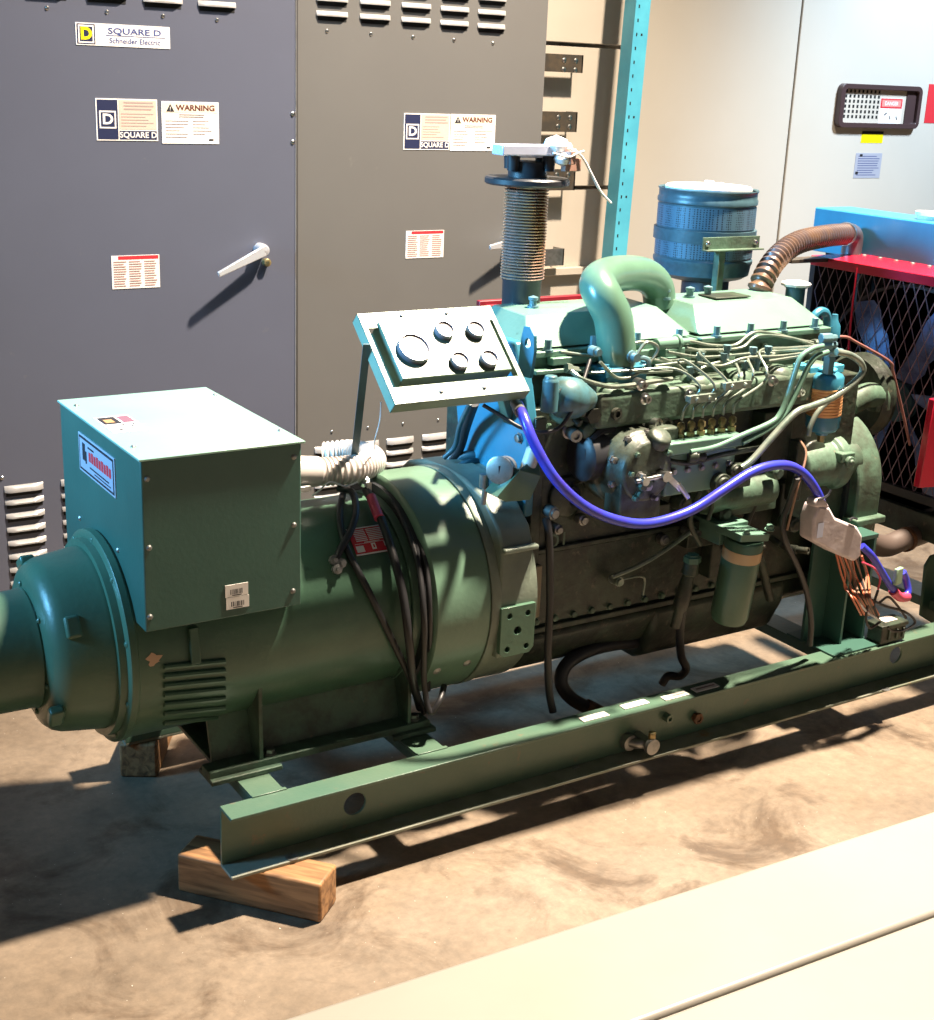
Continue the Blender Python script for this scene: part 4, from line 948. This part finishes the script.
_L.new(_tc.outputs['Object'], _v.inputs['Vector']); _r = _N.new('ShaderNodeValToRGB'); _r.color_ramp.elements[0].position = .32; _r.color_ramp.elements[0].color = (.012, .02, .03, 1); _r.color_ramp.elements[1].position = .42; _r.color_ramp.elements[1].color = (.07, .14, .20, 1)
_L.new(_v.outputs['Distance'], _r.inputs['Fac']); _L.new(_r.outputs['Color'], _N['Principled BSDF'].inputs['Base Color'])
for z0_, z1_ in ((zt3-.098, zt3-.042), (zb3+.058, zt3-.128)):
    b = MB(); b.lathe((AX, AYc, 0), EZ, [(z0_, R3-.001), (z0_, R3+.0008), (z1_, R3+.0008), (z1_, R3-.001)], 64); b.build('perforated_screen', scr, ac)
b = MB(); b.lathe((AX, AYc, zt3-.012), EZ, [(0, .115), (.012, .118), (.018, .118), (.022, .112), (.023, .06), (.020, .055), (.022, .02), (.03, .01), (.03, 0)], 56); ll = lab(b.build('cleaner_lid', RAG, ac), 'white lid')
b = MB(); b.box((AX, AYc, zt3+.014), (.10, .014, .006)); b.box((AX+.0, AYc, zt3+.018), (.012, .03, .01)); b.build('lid_handle', SILV, ll, bevel=.002)
zb4 = P(708, 240, Y=AYc-R3).z
b = MB(); b.lathe((AX, AYc, zb4-.016), EZ, [(0, R3+.004), (0, R3+.007), (.032, R3+.007), (.032, R3+.004)], 64); b.build('mounting_band', acm, ac)
b = MB(); yb4 = AYc-R3-.012; A = P(703, 244, Y=yb4); C = P(760, 238, Y=yb4); b.bx(A.x, C.x, yb4, yb4+.004, A.z-.016, A.z+.016, 0); b.bx(A.x, C.x, yb4-.02, yb4+.004, A.z-.019, A.z-.015, 0)
for t in (.08, .92): b.bolt((A.x+(C.x-A.x)*t, yb4, A.z), NY, .006, .005, 1)
b.build('band_bracket', [ENG, STEEL], ac, bevel=.001)
xv = P(719, 270, Y=yb4).x; b = MB(); b.bx(xv-.018, xv+.018, yb4, yb4+.006, 1.12, A.z-.016); b.bx(xv-.018, xv-.014, yb4-.015, yb4+.006, 1.12, A.z-.016); b.build('upright_bracket', ENG, ac, bevel=.001)
b = MB(); b.lathe((AX, AYc-.02, .98), EZ, [(0, .065), (zb3-.98, .065)], 28); b.build('outlet_neck', BLKP, ac)

# ---- exhaust bellows
exx, exy = P(524, 240, Y=2.7).x, 2.70
zt5, zb5 = P(524, 183, Y=exy).z, P(527, 297, Y=exy).z
b = MB(); prof = []; n = 31; pt_ = (zt5-zb5-.05)/n
prof.append((zb5+.04, .040))
for i in range(n):
    z = zb5+.045+i*pt_
    prof += [(z, .043), (z+pt_*.3, .0525), (z+pt_*.5, .0535), (z+pt_*.7, .0525), (z+pt_*.98, .043)]
prof.append((zt5, .04)); b.lathe((exx, exy, 0), EZ, prof, 40); bel = part(b, 'exhaust_bellows', BELL)
b = MB(); b.lathe((exx, exy, 0), EZ, [(1.0, .045), (zb5+.04, .047), (zb5+.045, .05), (zb5+.06, .05), (zb5+.06, 0)], 32); b.build('bellows_collar', BLKP, bel)
b = MB(); b.lathe((exx, exy, zt5), EZ, [(-.004, .04), (-.004, .096), (0, .1), (.010, .1), (.014, .096), (.014, .05), (.014, .046), (.05, .046), (.05, 0)], 48); 
fl_ = b.build('top_flange', BLKP, bel)
for a in (1.9, 3.4, 5.3, .3): b = MB(); b.lathe((exx+.052*math.cos(a), exy+.052*math.sin(a), zt5+.030), EZ, [(0, .0), (0, .014), (.035, .016), (.035, 0)], 12); b.build('flange_lug', BLKP, bel)
cap = MB(); A = P(492, 150, Y=exy-.06); C = P(556, 151, Y=exy-.06); zz = zt5+.062
cap.box((exx-.022, exy-.045, zz+.016), (.185, .05, .024), 0, rz=-.05); cap.box((exx+.01, exy+.01, zz+.006), (.11, .1, .016), 0)
cap = lab(cap.build('exhaust_cover', CARD, G, bevel=.003), 'pale blue board tied over the exhaust')
b = MB()
for i, (dx, dy, dz, r) in enumerate(((.035, -.06, .03, .030), (.06, -.05, .022, .026), (.075, -.04, .005, .022), (.04, -.08, .0, .02), (.085, -.055, .012, .014))):
    b.lathe((exx+dx, exy+dy, zz+dz-r*.9), EZ, [(0, 0), (r*.3, r*.75), (r*.8, r), (r*1.3, r*.8), (r*1.6, 0)], 12)
b.build('cloth_wad', RAG, cap)
b = MB(); b.box((exx+.055, exy-.09, zz+.002), (.02, .02, .03), rz=.3); b.box((exx+.07, exy-.075, zz-.015), (.06, .015, .03), rz=.3); b.build('tape_strip', mat('brown_tape', (.3, .17, .13), .5), cap, bevel=.002)
b = MB(); b.tube([P(555, 151, Y=2.62), P(570, 149, Y=2.62), P(582, 157, Y=2.62), P(592, 175, Y=2.62), P(601, 192, Y=2.62), P(611, 203, Y=2.62)], .0028, 6); b.tube([P(553, 153, Y=2.6), P(568, 157, Y=2.6), P(578, 153, Y=2.6), P(584, 151, Y=2.6)], .0026, 6); b.tube([P(558, 150, Y=2.63), P(568, 154, Y=2.61), P(576, 150, Y=2.62)], .0026, 6); b.build('tie_string', RAG, cap)

# ---- control panel
p0 = V((1.319, 2.50, 1.171)); uX = EX; uY = V((0, .17, .157)).normalized(); nN = uX.cross(uY)
WW, HH = .331, .2315
O = p0-uY*HH      # bottom left
def loc(px, py, off=0):
    q = PL(px, py, O+nN*off, nN)-O; return q.dot(uX), q.dot(uY)
def pp(a, c, z=0): return O+uX*a+uY*c+nN*z
b = MB(); t = .0025
sl, sr = .034, .045
b.plate([(0, 0), (WW, 0), (WW, HH), (0, HH)], [[(.012, .042), (.012, HH-.04), (WW-.012, HH-.04), (WW-.012, .042)]], O-nN*t, uX, uY, t)
for (a0, a1, c0_, c1_) in ((0, WW, 0, t), (0, WW, HH-t, HH), (0, t, 0, HH), (WW-t, WW, 0, HH)):
    b.prism([pp(a0, c0_), pp(a1, c0_), pp(a1, c1_), pp(a0, c1_)], -nN*.03)
PNL = mat('panel_paint', (.20, .285, .22), .35, 0, (.17, .25, .19), 9)
cpn = part(b, 'control_panel', PNL, bevel=.001)
a_, c_ = loc(376, 322, .0); a2, c2 = loc(402, 381, 0); a3, c3 = loc(513, 371, 0); a4, c4 = loc(485, 317, 0)
xa, xb, ya, yb2 = (a_+a2)/2, (a3+a4)/2, (c2+c3)/2, (c_+c4)/2
b = MB(); b.prism([pp(xa, ya, .006), pp(xb, ya, .006), pp(xb, yb2, .006), pp(xa, yb2, .006)], -nN*.055); inst = b.build('instrument_box', mat('instrument_paint', (.115, .19, .14), .35, 0, (.10, .165, .12), 9), cpn, bevel=.002)
for px, py, r in ((414, 348.5, .0365), (444.5, 330.5, .0215), (475.5, 330, .0205), (459.5, 361, .0205), (489, 359, .020)):
    u_, v_ = loc(px, py, .012); c = pp(u_, v_, .006)
    b = MB(); b.lathe(c, nN, [(0, r), (.010, r), (.013, r*.97), (.013, r*.88), (.0085, r*.87)], 36, 0, True, False); u0, w0 = frame(nN); b.add([c+nN*.0090+(u0*math.cos(2*math.pi*k/36)+w0*math.sin(2*math.pi*k/36))*r*.88 for k in range(36)], [tuple(range(36))], 1)
    b.add([c+nN*.0098+uX*(-.1*r)+uY*0, c+nN*.0098+uX*(.05*r)-uY*(.1*r), c+nN*.0098+uX*(.55*r)+uY*(.35*r)], [(0, 1, 2)], 2)
    for k in range(13):
        an = math.radians(-30+20*k); d1 = uX*math.cos(an)+uY*math.sin(an); d2 = nN.cross(d1)
        b.add([c+nN*.0097+d1*r*.62+d2*r*.02, c+nN*.0097+d1*r*.62-d2*r*.02, c+nN*.0097+d1*r*.78-d2*r*.02, c+nN*.0097+d1*r*.78+d2*r*.02], [(0, 1, 2, 3)], 2)
    b.build('gauge', [BZL, DIAL, INK], inst, recalc=False)
for px, py in ((401, 316), (446, 313.5), (441, 392), (484, 388)):
    u_, v_ = loc(px, py); screw(pp(u_, v_), nN, .0045, cpn, BLKP)
b = MB(); q0 = P(367, 344, Y=2.43); q1 = P(354, 462, Y=2.62); dq = q1-q0; b.box((q0+q1)/2, (.016, .004, dq.length), R=dq.to_track_quat('Z', 'Y').to_matrix()); part(b, 'panel_stay', BLU_D)
b = MB(); a = pp(WW*.86, .05, -.03); b.prism([a, a+V((.04, 0, 0)), V((1.73, 2.47, .98)), V((1.70, 2.47, .90))], (0, .03, 0)); part(b, 'panel_bracket', ENG, bevel=.002)
# wiring under the panel
cable('panel_wire', [P(483, 405, Y=2.42), P(500, 415, Y=2.40), P(522, 428, Y=2.36), P(545, 432, Y=2.32), P(562, 425, Y=2.31), P(576, 402, Y=2.31), P(583, 382, Y=2.34), P(590, 360, Y=2.37)], .0045, BLK)
for i, (pts, r) in enumerate((([(474, 402, 2.52), (466, 425, 2.6), (459, 448, 2.64), (448, 462, 2.66), (437, 470, 2.66)], .013), ([(485, 462, 2.62), (475, 455, 2.62), (462, 457, 2.64), (452, 464, 2.66), (448, 472, 2.62)], .012), ([(486, 470, 2.58), (478, 462, 2.6), (468, 462, 2.6), (458, 468, 2.6)], .009), ([(470, 403, 2.5), (460, 425, 2.56), (455, 446, 2.6), (444, 458, 2.62)], .006))):
    cable('wiring_loom', [P(x, y, Y=Y) for x, y, Y in pts], r, BLU_D if i else BLKP, n=10)
cable('white_wire', [P(381, 402, Y=2.5), P(380, 420, Y=2.52), P(375, 440, Y=2.56), P(374, 450, Y=2.6)], .0015, RAG, n=6)
# round sender switch with bracket behind the panel
q = P(500, 470, Y=2.36); b = MB(); axg = V((-.75, -.6, .12)).normalized(); b.lathe(q+axg*-.045, axg, [(0, .0), (0, .026), (.04, .028), (.045, .031), (.05, .031), (.052, .026)], 28, 0); b.lathe(q+axg*.004, axg, [(0, .027), (.001, 0)], 28, 1); b.box(q+axg*.006, (.003, .003, .02), 2)
sg = part(b, 'switch_gauge', [STLD, DIAL, INK])
b = MB(); q = P(520, 480, Y=2.36); b.prism([P(497, 497, Y=2.33), P(520, 470, Y=2.33), P(541, 476, Y=2.33), P(530, 500, Y=2.33), P(505, 502, Y=2.33)], (0, .05, 0)); b.prism([P(520, 470, Y=2.33), P(538, 455, Y=2.38), P(541, 476, Y=2.33)], (0, .004, 0)); b.build('gauge_bracket', GRN, sg, bevel=.001)
q = P(531, 458, Y=2.36); b = MB(); b.lathe(q, V((.35, 0, 1)), [(-.03, .017), (.02, .017), (.026, .012), (.026, 0)], 18); b.build('sender_can', mat('grey_can', (.5, .52, .48), .4), sg)
b = MB(); q = P(484, 487, Y=2.4); b.cyl(q+V((0, 0, -.04)), q+V((.005, 0, .02)), .006); b.cyl(q+V((0, 0, .0)), q+V((0, 0, .03)), .011); part(b, 'sensor_stud', STLD)

# ---- blue control cable with taped plug
bc = cable('blue_cable', [P(518, 405, Y=2.36), P(524, 418, Y=2.30), P(535, 445, Y=2.26), P(556, 480, Y=2.23), P(586, 507, Y=2.225), P(620, 521, Y=2.22), P(652, 523, Y=2.215), P(690, 511, Y=2.215), P(722, 491, Y=2.21), P(748, 474, Y=2.21), P(770, 466, Y=2.21), P(790, 466, Y=2.21), P(806, 476, Y=2.21), P(818, 494, Y=2.21), P(823, 510, Y=2.21)], .0115, BLUC, n=14)
b = MB(); b.lathe(P(514, 401, Y=2.38), P(520, 411, Y=2.33)-P(514, 401, Y=2.38), [(0, .008), (.012, .012), (.03, .012), (.032, .0135), (.06, .0135)], 14); b.build('cable_gland', STLD, bc)
A, B2, C2, D2 = [P(*q) for q in ((820, 498, 2.13), (862, 525, 2.13), (861, 548, 2.13), (816, 545, 2.13))]
tpz = lambda x, y: P(x, y, Y=2.19)
b = MB(); b.prism([tpz(813, 541), tpz(814, 520), tpz(819, 506), tpz(830, 507), tpz(836, 518), tpz(858, 527), tpz(863, 536), tpz(861, 557), tpz(855, 562), tpz(838, 555)], (0, .05, 0)); b.prism([tpz(815, 508), tpz(817, 500), tpz(825, 498), tpz(831, 508)], (0, .035, 0))
plug = part(b, 'taped_connector', TAPE, bevel=.007, seg=3); lab(plug, 'pinkish white taped connector')
b = MB(); b.rect(tpz(816, 538)+V((0, -.001, 0)), EX, EZ, 0, .02, 0, .038, 0, .001); b.build('connector_label', CARD, plug)
b = MB(); 
for pts in ([(850, 520), (853, 518), (857, 519)], [(818, 500), (827, 496), (831, 490)]): b = MB(); b.tube([P(x, y, Y=2.19) for x, y in pts], .003, 6); b.build('zip_tie', BLKP, plug)
for i in range(11):
    x_ = 836+2.6*i; e_x = 856+1.6*i+random.uniform(-3, 3); m = (OWIR, OWIR, BWIR, OWIR, BWIR, BWIR, OWIR, BWIR, BLK, BWIR, OWIR)[i]
    cable('harness_wire', [P(x_, 554+random.uniform(-2, 2), Y=2.21), P(x_+5+random.uniform(-2, 2), 573, Y=2.215+.004*i), P(x_+9+random.uniform(-3, 3), 588, Y=2.22), P(e_x, 600, Y=2.19), P(e_x+8, 615, Y=2.24)], .0028, m, n=6)
cable('red_wire', [P(862, 562, Y=2.21), P(874, 568, Y=2.21), P(880, 578, Y=2.21), P(878, 590, Y=2.22)], .003, PINK, n=6)
b3 = cable('blue_cable', [P(862, 546, Y=2.20), P(872, 556, Y=2.19), P(882, 572, Y=2.19), P(892, 588, Y=2.19), P(902, 598, Y=2.20), P(908, 592, Y=2.21), P(906, 580, Y=2.22), P(903, 572, Y=2.22)], .0095, BLUC, n=12)
lab(MB().tube([P(893, 591, Y=2.19), P(900, 597, Y=2.195), P(907, 597, Y=2.205)], .0125, 12).build('cable_sleeve', PINK, b3), 'red end sleeve')
b = MB(); b.box(P(898, 576, Y=2.18), (.03, .012, .045), rz=.2); b.build('terminal_clip', PCB, b3, bevel=.003)
# black jumper cables and small junction box on the rail
for pts in ([(872, 600), (885, 606), (905, 612), (915, 622), (905, 630), (893, 631), (888, 627)], [(868, 603), (866, 618), (870, 628), (880, 622)], [(878, 590), (874, 605), (878, 618)], [(880, 602), (888, 597), (896, 604), (906, 618)]):
    cable('black_lead', [P(x, y, Y=2.20) for x, y in pts], .0035, BLK, n=7)
cable('white_lead', [P(858, 600, Y=2.2), P(867, 612, Y=2.2), P(880, 620, Y=2.2)], .0028, RAG, n=6)
jp = P(889, 642, Z=ZT); b = MB(); b.box((jp.x, YF+.032, ZT+.027), (.095, .05, .045)); b.box((jp.x, YF+.032, ZT+.053), (.105, .058, .012))
for dx in (-.02, .01, .035): b.box((jp.x+dx, YF+.005, ZT+.028), (.005, .006, .03))
jb = part(b, 'junction_box', ENG_D, bevel=.003); b = MB().box((jp.x, YF+.034, ZT+.0605), (.05, .03, .003)); b.build('connector_cap', COND, jb)
# long black cable in front of the leg
cable('black_cable', [P(797, 478, Y=2.2), P(790, 500, Y=2.22), P(783, 520, Y=2.23), P(785, 540, Y=2.23), P(797, 565, Y=2.24), P(806, 590, Y=2.25), P(811, 620, Y=2.26), P(810, 645, Y=2.27)], .0075, BLK)
cable('brown_wire', [P(800, 440, Y=2.25), P(806, 455, Y=2.22), P(797, 490, Y=2.2), P(787, 530, Y=2.22)], .003, BWIR, n=7)

# ---- radiator, guard, fan
XG = 3.10; XR = 3.30; YN, YFa = 2.215, 2.95; ZG = 1.176
b = MB(); b.bx(XG, XR-.001, YN, YFa, ZG-.012, ZG); b.bx(XG-.002, XG+.004, YN, YFa, ZG-.028, ZG); 
gd = part(b, 'fan_guard', RED, bevel=.002)
for i in range(10): screw(V((3.275, 2.90-.062*i, ZG)), EZ, .008, gd, STLD, 'rivet')
b = MB(); yy0, yy1, zz0, zz1 = YN+.03, YFa-.015, .56, ZG-.02; pw, ph = .036, .085
nrow = int((zz1-zz0)/ph)+1; ncol = int((yy1-yy0)/pw)+1
for j in range(nrow):
    for i in range(ncol):
        for s_ in (1, -1):
            for hf in (0, 1):
                y0 = yy0+i*pw+(pw/2 if hf else 0); z0 = zz1-j*ph-(ph/2 if hf else 0)
                y1 = y0+s_*pw/2; z1_ = z0-ph/2
                if z1_ < zz0-.001 or not (yy0-.01 < y1 < yy1+.01) or y0 > yy1: continue
                b.tube([V((XG+.008, y0, z0)), V((XG+.008, y1, z1_))], .0018, 4, raw=True)
b.build('expanded_mesh', mat('mesh_metal', (.20, .14, .18), .4, .3), gd)
b = MB(); b.bx(XG, XG+.02, YN, YN+.03, .50, ZG-.013); b.bx(XG, XG+.02, YFa-.02, YFa, .50, ZG-.013); b.bx(XG, XG+.02, YN+.03, YFa-.02, .54, .565); b.bx(XG+.02, XR-.001, YFa-.004, YFa, .56, ZG-.013); b.bx(XG+.02, XR-.001, YN, YN+.004, .56, ZG-.013); b.build('guard_side', BLKP, gd)
b = MB(); b.tube([P(857, 268, X=XG-.002), P(851, 320, X=XG-.002), P(846, 380, X=XG-.002)], .0035, 6); b.build('guard_wire', RED, gd)
b = MB(); q = 2.06; b.prism([P(935, 400, Y=2.26), P(919, 488, Y=2.26), P(960, 486, Y=2.26), P(965, 395, Y=2.26)], (0, .02, 0)); b.build('guard_foot', RED, gd, bevel=.002)
XR = 3.30
b = MB(); b.bx(XR, XR+.16, 2.08, 3.148, 1.16, 1.296); tk = part(b, 'radiator_top_tank', mat('radiator_blue', (.035, .26, .42), .35, 0, (.03, .22, .36), 5), bevel=.004)
# the tank corner set so that it lines up with the hose neck
b = MB(); q = P(912, 214, X=XR+.06); b.lathe((XR+.07, 2.76, 1.296), EZ, [(0, .03), (.01, .03), (.012, .038), (.024, .038), (.026, 0)], 20); b.build('radiator_cap', RAG, tk)
b = MB(); b.bx(XR+.02, XR+.13, 2.12, 3.10, .42, 1.16, 0)
for i in range(60): b.bx(XR+.017, XR+.02, 2.14+i*.0155, 2.142+i*.0155, .44, 1.15, 1)
part(b, 'radiator_core', [BLKM, BLKP])
b = MB(); b.lathe((XR-.14, 2.59, .80), EX, [(0, .325), (.0, .335), (.16, .345), (.16, .325), (0, .325)], 64); part(b, 'fan_shroud', BLKP)
b = MB(); b.lathe((3.13, 2.59, .80), EX, [(0, .0), (.0, .06), (.06, .06), (.06, .03), (.16, .03)], 24)
fan = part(b, 'cooling_fan', BLU_D)
fbm = mat('fan_blue', (.14, .22, .50), .45, 0, (.04, .07, .2), 12, (.4, .65))
for k in range(6):
    a = math.radians(15+60*k); er = V((0, math.cos(a), math.sin(a))); et = V((0, -math.sin(a), math.cos(a)))
    c = V((3.17, 2.59, .80)); vs = []
    for r_, w__, tw in ((.05, .05, .05), (.14, .085, .04), (.22, .125, .035), (.30, .14, .025)):
        vs += [c+er*r_-et*w__+V((-tw, 0, 0)), c+er*r_+V((.008, 0, 0)), c+er*r_+et*w__+V((tw, 0, 0))]
    fs = []
    for j in range(3):
        for l in range(2): i0 = j*3+l; fs.append((i0, i0+1, i0+4, i0+3))
    nb = len(vs); off = V((.003, 0, 0)); f2 = [tuple(q+nb for q in f[::-1]) for f in fs]
    rim = [0, 1, 2, 5, 8, 11, 10, 9, 6, 3]; f3 = [(rim[i], rim[(i+1) % 10], rim[(i+1) % 10]+nb, rim[i]+nb) for i in range(10)]
    MB().add(vs+[v+off for v in vs], fs+f2+f3).build('fan_blade', fbm, fan)
b = MB(); b.bx(3.14, 3.45, 2.20, 2.98, .42, .50); part(b, 'radiator_bottom_tank', ENG_D, bevel=.004)
b = MB(); b.bx(3.25, 3.48, 2.245, 2.29, ZT, .42); b.bx(3.25, 3.48, 2.89, 2.935, ZT, .42); part(b, 'radiator_stand', GRN, bevel=.002)
b = MB(); b.tube([P(850, 526, Y=2.46), P(864, 539, Y=2.46), P(884, 546, Y=2.46), P(902, 540, Y=2.46), P(925, 532, Y=2.48), P(940, 524, Y=2.54)], .032, 18); lh = part(b, 'lower_radiator_hose', mat('brown_hose', (.10, .075, .065), .5))
b = MB(); b.lathe(P(904, 540, Y=2.46), P(925, 532, Y=2.48)-P(902, 540, Y=2.46), [(0, .034), (.0, .036), (.014, .036), (.014, .034)], 24); b.build('hose_clamp', RUST, lh)
# upper hose
hp = [P(757, 299, Y=2.66), P(762, 282, Y=2.66), P(776, 259, Y=2.69), P(797, 243, Y=2.76), P(826, 236, Y=2.86), P(848, 234, Y=2.93)]
b = MB(); b.corr(hp, .0295, .0032, .019, 26); uh = part(b, 'upper_radiator_hose', HOSE)
e = hp[-1]; b = MB(); b.tube([P(843, 234, Y=2.92), e+V((.015, .005, .0)), e+V((.035, .01, -.015)), V((e.x+.035, e.y+.01, ZG))], .031, 20); b.build('hose_elbow', mat('dark_steel', (.13, .13, .15), .35, .5), uh)
b = MB(); b.lathe(P(845, 234, Y=2.92), V((1, .6, 0)), [(-.006, .033), (-.006, .035), (.01, .035), (.01, .033)], 24); b.build('hose_clamp', STEEL, uh)
b = MB(); b.lathe(P(757, 304, Y=2.66), EZ, [(-.08, .04), (0, .034), (.03, .034)], 20); part(b, 'thermostat_outlet', BLU)
b = MB(); b.bx(2.98, 3.12, 2.86, 3.0, ZG-.004, ZG); 
part(MB().bx(2.95, XG, 2.88, 2.93, 1.165, 1.176), 'guard_arm', BRK, bevel=.001)

# ------------------------------------------------------------------ red steel frame behind the engine
RF = thing('red_steel_frame', (2.5, 3.35, 0), 'dark red steel frame barely visible behind the engine at the base of the bellows exhaust', 'steel frame')
zr = P(520, 302, Y=3.35).z; xa = P(478, 302, Y=3.35).x; xb = P(566, 298, Y=3.35).x
b = MB(); b.bx(xa, xb+.06, 3.34, 3.36, zr-.03, zr+.012); DRED = mat('dark_red_paint', (.20, .008, .018), .5)
b.build('top_bar', DRED, RF, bevel=.003)
for x in (xa+.02, xb):
    b = MB(); b.bx(x, x+.04, 3.33, 3.37, 0, zr); b.build('leg', DRED, RF, bevel=.002)

# ------------------------------------------------------------------ camera
cd_ = bpy.data.cameras.new('camera'); cam = bpy.data.objects.new('camera', cd_); col.objects.link(cam)
cd_.sensor_fit = 'HORIZONTAL'; cd_.sensor_width = 36; cd_.lens = 36*F/934; cd_.clip_start = .05
M = Matrix((RX, UX, -_d)).transposed().to_4x4(); M.translation = CAM; cam.matrix_world = M
sc.camera = cam

# ------------------------------------------------------------------ light
def area(name, loc, target, size, power, color, shape='DISK'):
    l = bpy.data.lights.new(name, 'AREA'); l.shape = shape; l.size = size; l.energy = power; l.color = color
    o = bpy.data.objects.new(name, l); col.objects.link(o); o.location = loc
    o.rotation_euler = (V(target)-V(loc)).to_track_quat('-Z', 'Y').to_euler(); return o
def spot(name, loc, target, size, power, color, deg, blend=.5):
    l = bpy.data.lights.new(name, 'SPOT'); l.shadow_soft_size = size; l.energy = power; l.color = color; l.spot_size = math.radians(deg); l.spot_blend = blend
    o = bpy.data.objects.new(name, l); col.objects.link(o); o.location = loc
    o.rotation_euler = (V(target)-V(loc)).to_track_quat('-Z', 'Y').to_euler(); return o
bl = area('bay_lamp', (3.2, 2.10, 4.8), (1.9, 2.2, 0), .22, 360, (1, .84, .66))
bl.data.spread = math.radians(110)
d = area('daylight_left', (-2.4, 3.4, 2.5), (1.9, 2.7, 1.15), 1.1, 34, (.18, .55, .95)); d.data.spread = math.radians(42)
spot('cabinet_fill_spot', (1.9, 1.7, 4.6), (1.9, 3.9, 1.7), .5, 230, (.90, .93, 1), 44, .7)  # added spot without a known fixture, brightens the cabinet fronts only
spot('enclosure_fill_spot', (5.4, 2.2, 4.2), (5.6, 4.6, 1.4), .3, 1250, (.66, .82, 1), 58, .9)  # added spot without a known fixture, whitens the enclosure's right side
wd = bpy.data.worlds.new('world'); sc.world = wd; wd.use_nodes = True
wd.node_tree.nodes['Background'].inputs[0].default_value = (.85, .78, .78, 1); wd.node_tree.nodes['Background'].inputs[1].default_value = .055
vs_ = sc.view_settings; sc.display_settings.display_device = 'sRGB'
vs_.view_transform = 'Standard'; vs_.look = 'None'; vs_.gamma = 1; vs_.use_curve_mapping = False; vs_.exposure = .35
